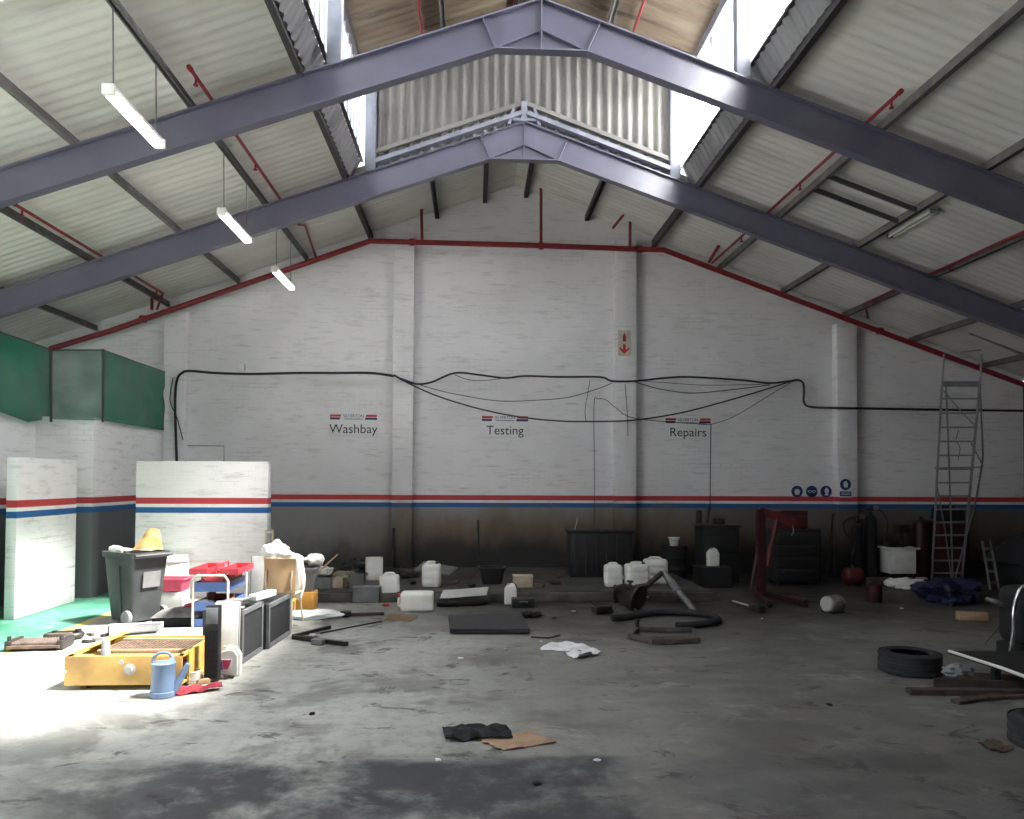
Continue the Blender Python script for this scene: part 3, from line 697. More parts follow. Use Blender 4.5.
yc = YB-0.25
def cable(pts, r, label, yy=None, n=6):
    v = [P(px, py, Y=(yy if yy else yc)) for px, py in pts]
    return tag(B().tube(v, r, 8, smooth=n).build('wall_cable', CABLE), label, 'cable', 'cables along the back wall')
cable([(177, 466), (176, 440), (175, 400), (177, 380), (182, 373), (190, 371), (215, 373), (250, 374), (300, 373), (340, 373), (370, 373), (394, 376)], 0.026, 'thick black cable bundle from the green netting to the first pilaster')
cable([(394, 375), (405, 381), (418, 384), (432, 382), (455, 373), (480, 375), (505, 378), (525, 376), (560, 377), (600, 377), (612, 381), (635, 381), (665, 378), (690, 377), (740, 380), (770, 383), (790, 381)], 0.021, 'wavy black cable running level above the Testing sign')
cable([(394, 375), (412, 385), (440, 397), (480, 409), (520, 417), (560, 421), (597, 421.5), (635, 420), (680, 413), (730, 400), (770, 388), (792, 381)], 0.015, 'black cable sagging deepest between the pilasters', yc-0.03)
cable([(788, 382), (797, 380), (803, 383), (804, 392), (804, 402), (811, 407), (840, 408), (900, 409), (960, 410), (1040, 411)], 0.025, 'black cable bundle behind the ladder on the right')
cable([(395, 376), (430, 388), (460, 395), (500, 401), (540, 400), (570, 397), (600, 388), (612, 383)], 0.008, 'thin grey cable sagging shallowly under the wavy cable', yc-0.015)
cable([(455, 375), (470, 380), (490, 380), (510, 377)], 0.007, 'short thin loop of cable above the Testing sign', yc-0.02)
cable([(635, 382), (660, 389), (690, 393), (720, 391), (770, 385)], 0.009, 'thin cable sagging above the Repairs sign', yc-0.015)
cable([(640, 381), (670, 383), (700, 385), (730, 385), (770, 384)], 0.006, 'thinnest cable just below the bundle right of the fire sign', yc-0.02)
cable([(594, 530), (594.5, 480), (594, 405), (598, 399), (606, 400), (616, 408), (630, 417), (663, 421.5), (700, 424), (712, 424), (735, 416), (770, 395), (790, 383)], 0.007, 'thin cable hanging down the wall below the fire sign then rising past the Repairs sign', yc+0.02)
cable([(711, 424), (710.5, 460), (710, 512)], 0.010, 'straight cable dropping from the Repairs sign to the machines')
cable([(590, 380), (588, 392), (585, 410), (586, 421)], 0.006, 'short slack cable tying the two bundles together')
cable([(625, 384), (627, 410), (628, 436)], 0.006, 'short loose cable end on the pilaster below the fire sign', YB-0.24)
cable([(183, 440), (179, 425), (176, 415), (170, 400), (173, 378)], 0.011, 'loose cable loop at the edge of the green netting', yc-0.05)
cable([(959, 430), (956, 440), (960, 448), (958, 460)], 0.006, 'short squiggle of loose wire on the wall right of the ladder', YB-0.012)
o = thing('wall_conduit', 'thin grey conduit bending across the wall left of the Washbay sign', 'conduit')
B().tube([P(180, 428.5, Y=YB-0.01), P(187, 428.5, Y=YB-0.01), P(187, 445.5, Y=YB-0.01), P(224, 446, Y=YB-0.01), P(224, 466, Y=YB-0.01)], 0.010, 8).build('pipe', GREY, o)
c = P(242, 367, Y=YB-0.04); B().box(c, (0.12, 0.07, 0.13), bev=0.005).build('junction_box', SIGNW, o)
o = tag(B().tube([P(478, 520, Y=YB-0.02), P(479, 575, Y=YB-0.25)], 0.022, 8).build('iron_bar', DSTEEL), 'black iron bar leaning on the oily wall below the Testing sign', 'bar')
o = tag(B().tube([P(393.5, 528, Y=YB-0.26), P(392, 568, Y=YB-0.35)], 0.035, lambda: 8 if False else 8).build('iron_bar', DSTEEL) if False else B().tube([P(393.5, 528, Y=YB-0.26), P(392, 568, Y=YB-0.35)], 0.03, 8).build('iron_bar', DSTEEL), 'black iron bar leaning on the first pilaster', 'bar')
#@@CLUTTER@@
# ================================================================== LEFT HEAP
# --- wheelie bin
p = fl(132, 622)
o = thing('wheelie_bin', 'dark grey wheelie bin overfilled with cardboard beside the green walkway', 'bin', (p.x, p.y+0.1, 0), R(-33))
bd = B()
def binring(z, lx, ly, r=0.06, n=5):
    pts = []
    for cx, cy, a0 in ((1, 1, 0), (-1, 1, 90), (-1, -1, 180), (1, -1, 270)):
        for k in range(n):
            a = R(a0+90*k/(n-1)); pts.append((cx*(lx/2-r)+r*math.cos(a), cy*(ly/2-r)+r*math.sin(a), z))
    return pts
def loft(b, rings, caps=True):
    V = [[b.bm.verts.new(q) for q in rg] for rg in rings]; n = len(V[0])
    for a, c in zip(V, V[1:]):
        for k in range(n): b.bm.faces.new((a[k], a[(k+1) % n], c[(k+1) % n], c[k]))
    if caps: b.bm.faces.new(V[0][::-1]); b.bm.faces.new(V[-1])
loft(bd, [binring(0.03, 0.46, 0.44), binring(0.10, 0.50, 0.46), binring(0.90, 0.66, 0.56), binring(0.90, 0.70, 0.60), binring(0.98, 0.72, 0.62), binring(0.98, 0.66, 0.56), binring(0.86, 0.62, 0.52)])
bd.box((0.05, -0.262, 0.45), (0.02, 0.02, 0.7), (0.06, 0, 0))
bd.build('body', BINM, o)
for s in (-1, 1):
    w_ = B().lathe([(0.0, -0.03), (0.07, -0.03), (0.095, -0.026), (0.10, 0), (0.095, 0.026), (0.07, 0.03), (0.06, 0.02), (0.0, 0.02)], 28, Matrix.Translation((0.22, s*0.275, 0.10)) @ Matrix.Rotation(PI/2, 4, 'X'))
    w_.build('wheel', GREY, o)
B().cyl((0.22, -0.27, 0.10), (0.22, 0.27, 0.10), 0.015, seg=10).build('axle', STEEL, o)
B().tube([(0.33, -0.24, 0.93), (0.41, -0.24, 0.95), (0.41, 0.24, 0.95), (0.33, 0.24, 0.93)], 0.018, 10).build('handle', BLK, o)
B().sheet(lambda u, v: (0.37+0.05*math.sin(PI*u)+0.02, -0.29+0.58*v, 0.97-0.05*u), 6, 4, 0.012).build('rim_flap', BINM, o)
B().box((0.325, 0.02, 0.60), (0.006, 0.26, 0.22), (0, 0.1, 0)).build('worn_label', mk('worn_label_grey', (0.16, 0.16, 0.155), 0.7), o)
bc = Vector((p.x, p.y+0.1, 0))
def crump(u, v, sx, sy, amp, seed, fr=3.0):
    return Vector(((u-0.5)*sx, (v-0.5)*sy, amp*mnoise.noise(Vector((u*fr+seed, v*fr, seed*2.3)))))
tag(put(B().sheet(lambda u, v: crump((u-0.5)*(1-0.62*v)+0.5, v, 0.42, 0.32, 0.06, 3)+Vector((0.05*v, 0, 0.07*math.sin(PI*u))), 14, 12, 0.006).build('cardboard_sheet', mk('tan_cardboard', (0.36, 0.185, 0.06), 0.85, 0, (0.32, 0.165, 0.055))), bc+Vector((0.17, -0.02, 1.13)), rot=(R(58), 0, R(12))), 'bent tan cardboard flap standing out of the wheelie bin', 'cardboard')
tag(put(B().sheet(lambda u, v: crump(u, v, 0.52, 0.40, 0.06, 5), 12, 10, 0.006).build('cardboard_sheet', CARD2), bc+Vector((0.02, 0.02, 0.985))), 'pale cardboard lying flat across the top of the wheelie bin', 'cardboard')
tag(put(B().blob((0, 0, 0), (0.14, 0.06, 0.05), 3, 0.25, 2.2, 3, creases=0.5).build('crumpled_paper', WCLOTH), bc+Vector((-0.22, -0.12, 1.01)), R(-30)), 'crumpled white paper on the left rim of the wheelie bin', 'paper')
# --- things against the partition
q = fl(176, 600)
o = thing('plastic_drum', 'translucent white plastic drum standing by the white partition', 'drum', (q.x, 12.72, 0))
B().lathe([(0, 0.0), (0.22, 0.0), (0.235, 0.03), (0.235, 0.30), (0.245, 0.32), (0.235, 0.34), (0.235, 0.66), (0.21, 0.70), (0.21, 0.74), (0.19, 0.74), (0.19, 0.70), (0, 0.69)], 32).build('body', WHT, o)
for z in (0.32, 0.66): B().lathe([(0.238, z-0.012), (0.25, z-0.012), (0.25, z+0.012), (0.238, z+0.012)], 32, close=True).build('hoop', LGREY, o)
q = fl(172, 610)
o = thing('plastic_tub', 'red rectangular plastic tub in front of the white drum', 'tub', (q.x*(1+0.1/q.y), q.y+0.1, 0.0))
B().box((0, 0, 0.14), (0.44, 0.30, 0.28), bev=0.02).build('crate_below', LGREY, o)
b = B(); loft(b, [binring(0.29, 0.40, 0.28, 0.03), binring(0.46, 0.46, 0.33, 0.03), binring(0.46, 0.50, 0.37, 0.03), binring(0.48, 0.50, 0.37, 0.03), binring(0.48, 0.44, 0.31, 0.03), binring(0.32, 0.38, 0.26, 0.03)]); b.build('tub', PINK, o)
tag(B().tube([fl(161, 600, 0.02), P(163, 561, Y=12.8)], 0.012, 8).build('thin_rod', BLK), 'thin black rod leaning between the wheelie bin and red tub', 'rod')
# --- blue tool trolley
TX0, TX1, TY0, TY1 = -3.67, -3.22, 10.2, 11.0
o = thing('tool_trolley', 'blue two-tray tool trolley with cream tube legs', 'trolley', ((TX0+TX1)/2, (TY0+TY1)/2, 0))
hx, hy = (TX1-TX0)/2, (TY1-TY0)/2
for sy in (-1, 1):
    B().tube([(-hx, sy*hy, 0.0), (-hx, sy*hy, 0.66), (-hx+0.05, sy*hy, 0.73), (hx-0.05, sy*hy, 0.73), (hx, sy*hy, 0.66), (hx, sy*hy, 0.0)], 0.016, 10).build('leg_frame', CREAM, o)
def tray(z, h):
    b = B(); x, y = hx-0.012, hy-0.012
    b.box((0, 0, z), (2*x, 2*y, 0.012))
    for s in (-1, 1): b.box((s*x, 0, z+h/2), (0.012, 2*y, h)); b.box((0, s*y, z+h/2), (2*x, 0.012, h))
    return b.build('tray', BLUE, o)
tray(0.52, 0.12); tray(0.27, 0.11); tray(0.06, 0.10)
o = thing('toolbox', 'open red cantilever toolbox on top of the blue trolley', 'toolbox', ((TX0+TX1)/2+0.02, (TY0+TY1)/2, 0.585))
b = B(); b.box((0, 0, 0.06), (0.34, 0.66, 0.12), bev=0.008); b.build('body', RED, o)
for s in (-1, 1):
    b = B(); b.box((s*0.2, 0, 0.155), (0.24, 0.70, 0.012)).box((s*0.315, 0, 0.19), (0.012, 0.70, 0.075)).box((s*0.085, 0, 0.19), (0.012, 0.70, 0.075)).box((s*0.2, -0.345, 0.19), (0.24, 0.012, 0.075)).box((s*0.2, 0.345, 0.19), (0.24, 0.012, 0.075))
    b.build('tray', RED, o)
    B().bar((s*0.10, -0.34, 0.08), (s*0.20, -0.34, 0.18), 0.025, 0.006).build('arm', STEEL, o)
B().tube([(0, -0.25, 0.12), (0, -0.25, 0.26), (0, 0.25, 0.26), (0, 0.25, 0.12)], 0.014, 8).build('handle', RED, o)
o = thing('wooden_box', 'small brown wooden box on the middle tray of the blue trolley', 'box', ((TX0+TX1)/2+0.03, TY0+0.32, 0.277))
b = B(); b.box((0, 0, 0.01), (0.26, 0.34, 0.02)).box((-0.125, 0, 0.10), (0.015, 0.34, 0.20)).box((0.125, 0, 0.05), (0.015, 0.34, 0.10)).box((0, 0.165, 0.07), (0.26, 0.015, 0.14)); b.build('body', mk('redwood', (0.26, 0.09, 0.035), 0.6), o)
B().box((0, -0.165, 0.04), (0.26, 0.012, 0.08)).build('front_panel', CARD, o)
tag(put(B().blob((0, 0, 0), (0.13, 0.10, 0.06), 12, 0.3, 2.0, 3, creases=0.4).build('rag', WCLOTH), ((TX0+0.1), TY0+0.12, 0.325)), 'white rag on the left of the trolley middle tray', 'rag')
tag(put(B().box((0, 0, 0.05), (0.20, 0.26, 0.10), bev=0.01).box((0, 0, 0.12), (0.16, 0.2, 0.05), bev=0.01).build('tool_case', BLUE), ((TX0+TX1)/2-0.02, TY0+0.2, 0.067)), 'small blue case on the bottom tray of the trolley', 'case')
# --- grey mattress-like crate behind the yellow tray
q = fl(183, 626)
o = thing('seat_cushion', 'grey vehicle seat cushion with black underside left of the blue trolley', 'cushion', (q.x*(1+0.15/q.y)-0.02, q.y+0.15, 0), R(4))
B().box((0, 0, 0.07), (0.62, 0.55, 0.12), bev=0.02).build('base', BLK2, o)
B().sheet(lambda u, v: ((u-0.5)*0.64, (v-0.5)*0.58, 0.14+0.09*(math.sin(PI*u)*math.sin(PI*v))**0.4+0.01*mnoise.noise(Vector((u*4, v*4, 1)))), 16, 14, 0.012).build('top', GCLOTH, o)
tag(put(B().blob((0, 0, 0), (0.10, 0.05, 0.03), 21, 0.3, 2.0, 3, creases=0.4).build('rag', REDC), (q.x*(1+0.2/q.y)+0.12, q.y+0.2, 0.245)), 'small dark red rag on the grey seat cushion', 'rag')
# rolled white sheet
q = fl(134, 634)
o = thing('paper_roll', 'white rolled sheet lying behind the yellow tray', 'roll', (q.x+0.02, q.y, 0.075), R(24))
B().cyl((-0.30, 0, 0), (0.32, 0, 0.0), 0.075, 0.055, seg=20).build('roll', WPAPER, o)
B().sheet(lambda u, v: (-0.12+0.44*u, -0.03+0.30*v-0.12, 0.080-0.11*v**2+0.012*mnoise.noise(Vector((u*4, v*3, 4)))), 10, 8, 0.004).build('loose_flap', WPAPER, o)
B().cyl((-0.32, 0, 0), (-0.298, 0, 0), 0.055, seg=16).build('dark_core', BLK, o)
tag(put(B().box((0, 0, 0.03), (0.55, 0.22, 0.06), bev=0.01).build('foam_slab', WPAPER), fl(182, 634)+Vector((0, 0, 0)), R(3)), 'white foam slab between the yellow tray and grey cushion', 'foam')
# --- yellow steel tray
o = thing('oil_tray', 'worn yellow steel tray with a slatted grating inside', 'tray', (-3.29, 7.40+0.465, 0.05))
W2, D2, H2 = 1.08, 0.93, 0.27
b = B(); b.box((0, -D2/2, H2/2), (W2, 0.02, H2), bev=0.004).build('front_panel', YELD, o)
b = B()
b.box((-W2/2, 0, H2/2), (0.02, D2, H2)); b.box((W2/2+0.01, 0.06, H2/2), (0.02, D2-0.12, H2+0.03)); b.box((0, D2/2, H2/2), (W2, 0.02, H2)); b.box((0, 0, 0.01), (W2, D2, 0.02))
b.box((0, -D2/2+0.05, H2-0.006), (W2, 0.10, 0.012)); b.box((-W2/2+0.03, 0, H2-0.006), (0.06, D2, 0.012)); b.box((W2/2-0.02, 0, H2-0.006), (0.06, D2, 0.012))
b.build('shell', YEL, o)
gr = B()
for k in range(24): gr.box((-0.40+k*0.038, 0.20, H2-0.055), (0.014, 0.46, 0.05), (0, 0.35, 0))
gr.build('grating', RUST, o)
for yy in (-0.11, 0.43): B().box((0.05, yy, H2-0.05), (0.92, 0.05, 0.07), bev=0.004).build('grating_rail', CARD, o)
B().box((0, 0, 0.022), (W2-0.06, D2-0.06, 0.01)).build('sump', DSTEEL, o)
B().lathe([(0, 0), (0.05, 0), (0.055, 0.01), (0.03, 0.014), (0.028, 0.03), (0.0, 0.03)], 20, Matrix.Translation((0.06, -D2/2-0.01, 0.15)) @ Matrix.Rotation(PI/2, 4, 'X')).build('knob', LGREY, o)
B().cyl((-0.02, -D2/2-0.02, 0.215), (-0.02, -D2/2-0.01, 0.215), 0.022, seg=14).build('bolt', LGREY, o)
B().cyl((-0.535, -D2/2-0.015, 0.13), (-0.535, -D2/2-0.01, 0.13), 0.013, seg=12).build('bolt', WHT, o)
B().box((-0.45, 0.28, 0.02-0.045), (0.06, 0.3, 0.05)).box((0.45, 0.28, -0.025), (0.06, 0.3, 0.05)).box((-0.4, -0.3, -0.025), (0.06, 0.2, 0.05)).box((0.4, -0.3, -0.025), (0.06, 0.2, 0.05)).build('foot', RUST, o)
B().bar((-0.52, -0.25, H2+0.005), (-0.38, 0.46, H2+0.05), 0.05, 0.012).build('side_strip', YEL, o)
o = tag(B().lathe([(0, 0), (0.042, 0), (0.045, 0.006), (0.040, 0.012), (0.038, 0.13), (0.034, 0.135), (0.0, 0.135)], 20).build('metal_canister', GREY), 'small grey metal canister standing on the yellow tray', 'canister')
put(o, (-3.29-0.20, 7.40+0.06, 0.05+H2+0.001))
# --- radiator on floor
q = fl(40, 650)
o = thing('radiator', 'brown radiator core lying on the floor at far left', 'radiator', (q.x*(1+0.1/q.y), q.y+0.1, 0.0), R(6))
b = B(); b.box((0, 0, 0.06), (0.50, 0.30, 0.06))
for k in range(16): b.box((-0.24+k*0.032, 0, 0.095), (0.006, 0.29, 0.012))
b.build('core', RADI, o)
for s in (-1, 1):
    B().box((s*0.28, 0, 0.065), (0.07, 0.34, 0.11), bev=0.012).cyl((s*0.28, -0.12, 0.10), (s*0.28, -0.12, 0.17), 0.022, seg=12).build('tank', DSTEEL, o)
B().bar((-0.28, -0.17, 0.05), (0.28, -0.17, 0.05), 0.05, 0.03).bar((-0.28, 0.17, 0.05), (0.28, 0.17, 0.05), 0.05, 0.03).build('frame', RUST, o)
q = fl(64, 639)
o = thing('engine_part', 'oval dark engine bracket behind the radiator on the floor', 'car part', (q.x, q.y, 0), R(10))
b = B(); b.tube([(0.20*math.cos(a), 0.14*math.sin(a), 0.05) for a in [2*PI*k/20 for k in range(21)]], 0.035, 8); b.build('ring', DSTEEL, o)
B().box((0.0, 0, 0.05), (0.38, 0.06, 0.05), bev=0.008).build('crossbar', RUST, o)
B().cyl((0.16, 0, 0.02), (0.16, 0, 0.12), 0.04, seg=14).cyl((-0.12, 0.05, 0.02), (-0.12, 0.05, 0.10), 0.03, seg=14).build('boss', DSTEEL, o)
for i, (px, py, sx, mt, lb) in enumerate(((86, 643, 0.09, DSTEEL, 'small oily metal scrap right of the radiator'), (97, 641, 0.11, STEEL, 'silver metal scrap right of the radiator'), (104, 637, 0.08, DSTEEL, 'dark metal scrap beside the rolled white sheet'), (78, 648, 0.07, LGREY, 'light grey scrap in front of the oval engine bracket'), (92, 636, 0.07, RUST, 'rusty scrap behind the silver metal scrap'))):
    q = fl(px, py)
    tag(put(B().box((0, 0, 0.02), (sx, sx*0.6, 0.04), bev=0.006).cyl((sx*0.3, 0, 0.02), (sx*1.1, 0.03, 0.02), 0.016, seg=10).build('metal_scrap', mt), (q.x, q.y, 0), 0.6*i), lb, 'scrap', 'metal scraps by the radiator')
# --- watering can
q = fl(163, 699)
o = thing('watering_can', 'blue-grey watering can standing in front of the yellow tray', 'watering can', (q.x*(1+0.09/q.y), q.y+0.09, 0), 0.12)
b = B().lathe([(0, 0), (0.108, 0), (0.115, 0.008), (0.115, 0.05), (0.108, 0.055), (0.100, 0.29), (0.104, 0.296), (0.104, 0.306), (0.098, 0.31), (0.0, 0.31)], 36)
b.build('body', CANB, o)
B().sheet(lambda u, v: (0.10*math.cos(-1.25+2.5*u)*(1-0.15*v), 0.10*math.sin(-1.25+2.5*u)*(1-0.15*v), 0.305+0.07*v*math.cos((u-0.5)*PI)), 14, 5, 0.006).build('hood', CANB, o)
B().tube([(-0.095, 0, 0.29), (-0.085, 0, 0.36), (-0.03, 0, 0.395), (0.04, 0, 0.39), (0.075, 0, 0.35)], 0.014, 10, 5).build('handle', CANB, o)
B().tube([(0.09, 0, 0.05), (0.13, 0, 0.12), (0.19, 0, 0.24), (0.215, 0, 0.29)], lambda t: 0.042-0.020*t, 14, 4).build('spout', CANB, o)
# --- ribbed black panel, white panel, cabinets
q = fl(213, 676)
o = thing('ribbed_crate', 'black ribbed plastic crate stood on end right of the yellow tray', 'crate', (-2.565, 7.70, 0), 0)
b = B().box((0, 0, 0.38), (0.13, 0.10, 0.74), bev=0.012)
b.build('shell', BLK, o)
b = B()
for k in range(15): b.box((0, -0.055, 0.05+k*0.033), (0.115, 0.012, 0.014))
for x in (-0.06, -0.02, 0.02, 0.06): b.box((x, -0.055, 0.285), (0.010, 0.010, 0.50))
b.build('ribs', BLK2, o)
B().box((0, -0.052, 0.65), (0.115, 0.012, 0.16), bev=0.004).build('top_panel', GREY, o)
o = thing('laminate_board', 'tall white board leaning right of the black ribbed crate', 'board', (-2.57, 8.15, 0), 0.0)
B().box((0.02, 0, 0.36), (0.18, 0.03, 0.70), (R(-4), 0, 0), bev=0.004).build('board', mk('white_laminate', (0.82, 0.82, 0.80), 0.5), o)
B().box((0.115, 0.01, 0.36), (0.012, 0.034, 0.69), (R(-4), 0, 0)).build('edge_strip', LGREY, o)
def cabinet(name, label, x, y0, y1, h, mtface):
    ln = y1-y0
    o = thing(name, label, 'cabinet', (x-0.18, (y0+y1)/2, 0), -0.05)
    B().box((-0.02, 0, h/2), (0.40, ln, h), bev=0.006).build('shell', BLK, o)
    f = B(); X = 0.195
    for s in (-1, 1): f.box((X, s*(ln/2-0.03), h/2), (0.03, 0.05, h-0.01)); 
    f.box((X, 0, 0.03), (0.03, ln, 0.05)).box((X, 0, h-0.03), (0.03, ln, 0.05))
    f.build('front_frame', GREY, o)
    B().box((X-0.01, 0, h/2), (0.014, ln-0.10, h-0.10)).build('front_panel', mtface, o)
    for sy in (-1, 1): B().box((X-0.05, sy*(ln/2-0.1), 0.004), (0.06, 0.06, 0.01)).build('foot', STEEL, o)
    return o
cabinet('black_cabinet', 'black cabinet standing nearest behind the white panel', -2.49, 8.36, 9.06, 0.58, mk('charcoal_panel', (0.05, 0.052, 0.055), 0.5))
cabinet('black_cabinet', 'black cabinet at the far end of the pair below the plywood chair', -2.40, 9.10, 10.0, 0.53, mk('speaker_cloth', (0.028, 0.028, 0.032), 0.7))
for i, (x, y, z, sx, sy, rz, mt, nm, lb, ct) in enumerate((
    (-2.72, 8.70, 0.592, 0.34, 0.55, 0.2, LGREY, 'folded_sheet', 'light grey folded sheet on the nearest black cabinet', 'sheet'),
    (-2.62, 8.60, 0.612, 0.20, 0.44, -0.4, BLK, 'black_folder', 'black flat folder across the grey sheet on the nearest cabinet', 'folder'),
    (-2.70, 8.92, 0.620, 0.12, 0.34, -0.7, GREY, 'grey_strip', 'dark grey plastic strip behind the black folder', 'strip'))):
    tag(put(B().sheet(lambda u, v: crump(u, v, sx, sy, 0.012, i+2), 8, 8, 0.008).build(nm, mt), (x, y, z), rz), lb, ct)
o = thing('paper_box', 'long white carton lying across the two black cabinets', 'carton', (-2.50, 9.22, 0.585), -0.25)
B().box((0, 0, 0.035), (0.10, 0.46, 0.07), (R(0), 0, 0), bev=0.004).build('carton', WPAPER, o)
B().box((0, -0.1, 0.072), (0.06, 0.12, 0.004)).build('flap', LGREY, o)
# --- bottle with label, bucket, rags
def bottle(name, label, loc, rz, w, d, h, mat, capm=BLK, group=None, lab=True, rot=None):
    o = thing(name, label, 'bottle', loc, rz, group, rot)
    poly = [(-w/2, 0), (w/2, 0), (w/2, h*0.72), (w*0.36, h*0.86), (w*0.30, h*0.94), (-w*0.05, h*0.96), (-w*0.30, h*0.90), (-w/2, h*0.74)]
    B().prism(poly, d, bev=min(d, w)*0.16, seg=3).build('body', mat, o)
    B().cyl((-w*0.16, 0, h*0.90), (-w*0.16, 0, h*1.0), w*0.13, seg=16).build('cap', capm, o)
    B().tube([(w*0.40, 0, h*0.66), (w*0.30, 0, h*0.90), (w*0.02, 0, h*0.985)], d*0.12, 8, 4).build('handle', mat, o)
    return o
q = fl(230, 677)
o = bottle('detergent_bottle', 'white jug with a blue and red label beside the ribbed crate', (q.x*(1+0.06/q.y), q.y+0.06, 0), 0.0, 0.215, 0.13, 0.30, WHT, WHT)
B().box((-0.03, -0.067, 0.125), (0.13, 0.004, 0.105)).build('label', WPAPER, o)
B().prism([(-0.09, 0.075), (-0.05, 0.075), (-0.06, 0.175), (-0.095, 0.175)], 0.004, Matrix.Translation((0, -0.070, 0))).build('label_blue_panel', mk('label_blue', (0.10, 0.10, 0.45), 0.5), o)
B().prism([(-0.045, 0.08), (0.0, 0.08), (0.035, 0.172), (-0.055, 0.172)], 0.004, Matrix.Translation((0, -0.070, 0))).build('label_red_panel', PINK, o)
q = fl(192.5, 685)
o = thing('paint_bucket', 'small white bucket tipped beside the yellow tray corner', 'bucket', (q.x*(1+0.05/q.y), q.y+0.05, 0), 0.5)
B().lathe([(0, 0), (0.058, 0), (0.06, 0.005), (0.075, 0.12), (0.080, 0.12), (0.080, 0.13), (0.070, 0.13), (0.056, 0.012), (0, 0.012)], 26).build('body', WHT, o)
B().tube([(-0.078, 0, 0.11), (-0.05, -0.085, 0.06), (0.0, -0.105, 0.045), (0.05, -0.085, 0.06), (0.078, 0, 0.11)], 0.003, 6, 4).build('wire_handle', STEEL, o)
q = fl(199, 692)
o = tag(put(B().sheet(lambda u, v: crump(u, v, 0.40, 0.12, 0.05, 9, 4)+Vector((0, 0, 0.025+0.02*math.sin(PI*v))), 18, 8, 0.012).build('red_glove', REDC), (q.x, q.y, 0.012), 0.45), 'crumpled red cloth on the floor by the watering can', 'cloth')
for i, (px, py, rz, mt, lb) in enumerate(((203, 684, 0.6, CARD, 'tan scrap nearest the small white bucket'), (213, 681, 0.3, RUST, 'brown scrap in the middle between the white bucket and labelled jug'), (222, 679, -0.2, DWOOD, 'dark scrap next to the labelled jug'), (207, 678, 0.9, WOOD, 'pale wooden scrap in front of the black ribbed crate'))):
    q = fl(px, py)
    tag(put(B().box((0, 0, 0.025), (0.12, 0.05, 0.05), bev=0.012).cyl((0.02, 0.01, 0.03), (0.11, 0.03, 0.02), 0.018, seg=10).build('tool_scrap', mt), (q.x, q.y, 0), rz), lb, 'scrap', 'scraps beside the labelled jug')
# --- grey board, plywood chair, bags
o = thing('grey_board', 'tall light grey board leaning behind the blue trolley', 'board', (-3.09, 11.40, 0), 0.05)
B().box((0, 0.0, 0.43), (0.34, 0.02, 0.86), (R(-5), 0, 0), bev=0.003).build('board', LGREY, o)
B().box((-0.175, 0.0, 0.43), (0.015, 0.03, 0.86), (R(-5), 0, 0)).build('edge_strip', STEEL, o)
q = P(278, 560, Y=10.5)
o = thing('plywood_chair', 'chair with curved plywood back seen from behind', 'chair', (q.x+0.03, 10.72, 0), R(172))
B().sheet(lambda u, v: ((u-0.5)*0.44, 0.17+0.05*math.sin(PI*u)-0.05*(1-v)+0.03*math.cos(PI*v*1.2), 0.40+0.52*v), 12, 10, 0.014).build('backrest', PLY, o)
B().sheet(lambda u, v: ((u-0.5)*0.40, -0.22+0.40*v, 0.42+0.015*math.cos(2*PI*u)-0.01*v), 10, 8, 0.014).build('seat', CREAM, o)
for sx in (-1, 1):
    for sy in (-1, 1):
        B().tube([(sx*0.17, sy*0.15, 0.41), (sx*0.20, sy*0.20, 0.0)], 0.012, 8).build('leg', CREAM, o)
    B().tube([(sx*0.17, 0.15, 0.40), (sx*0.18, 0.20, 0.62), (sx*0.18, 0.17, 0.75)], 0.012, 8).build('back_support', CREAM, o)
def bag(px, py, y, rad, seed, label, mat=WCLOTH, z=None, nm='plastic_bag', cat='bag', cr=0.18):
    c = P(px, py, Y=y)
    return tag(put(B().blob((0, 0, 0), rad, seed, 0.22, 1.6, 4, False, cr).build(nm, mat, None, 60), c), label, cat)
q = P(301, 570, Y=11.9)
o = thing('grey_bucket', 'grey bucket stuffed with white bags right of the plywood chair', 'bucket', (q.x+0.06, 11.9, 0), 0)
b = B(); loft(b, [binring(0.28, 0.28, 0.26, 0.04), binring(0.62, 0.38, 0.36, 0.04), binring(0.62, 0.42, 0.40, 0.04), binring(0.65, 0.42, 0.40, 0.04), binring(0.65, 0.36, 0.34, 0.04), binring(0.40, 0.32, 0.30, 0.04)]); b.build('bucket', GREY, o)
B().box((0, 0, 0.14), (0.34, 0.34, 0.28), bev=0.01).build('crate_below', ORNG, o)
bag(276, 552, 11.6, (0.20, 0.16, 0.16), 1, 'white plastic bag behind the plywood chair back')
bag(294, 560, 11.85, (0.16, 0.15, 0.10), 2, 'white plastic bag in the grey bucket, left of two')
bag(315, 560, 11.95, (0.14, 0.14, 0.10), 5, 'white plastic bag in the grey bucket, right of two')
bag(300, 578, 10.98, (0.07, 0.07, 0.30), 4, 'long white plastic bag hanging beside the plywood chair back', cr=0.2)
q = fl(303, 602)
o = thing('orange_crate', 'small orange plastic crate on the floor behind the plywood chair', 'crate', (q.x-0.03, 11.45, 0), 0.1)
b = B(); b.box((0, 0, 0.01), (0.30, 0.24, 0.02))
for s in (-1, 1): b.box((s*0.15, 0, 0.10), (0.015, 0.26, 0.20)); b.box((0, s*0.125, 0.10), (0.31, 0.015, 0.20))
b.build('body', ORNG, o)
B().box((0, 0, 0.205), (0.34, 0.29, 0.02), bev=0.004).build('lid', ORNG, o)
o = thing('wooden_rack', 'beige wooden rack standing at the right end of the white partition', 'rack', (P(269, 560, Y=12.75).x, 12.75, 0))
for s in (-1, 1): B().box((s*0.055, 0, 0.58), (0.025, 0.05, 1.16)).build('upright', CREAM, o)
for k in range(5): B().box((0, 0, 0.16+k*0.24), (0.11, 0.04, 0.03)).build('rung', CREAM, o)
q = fl(313, 620)
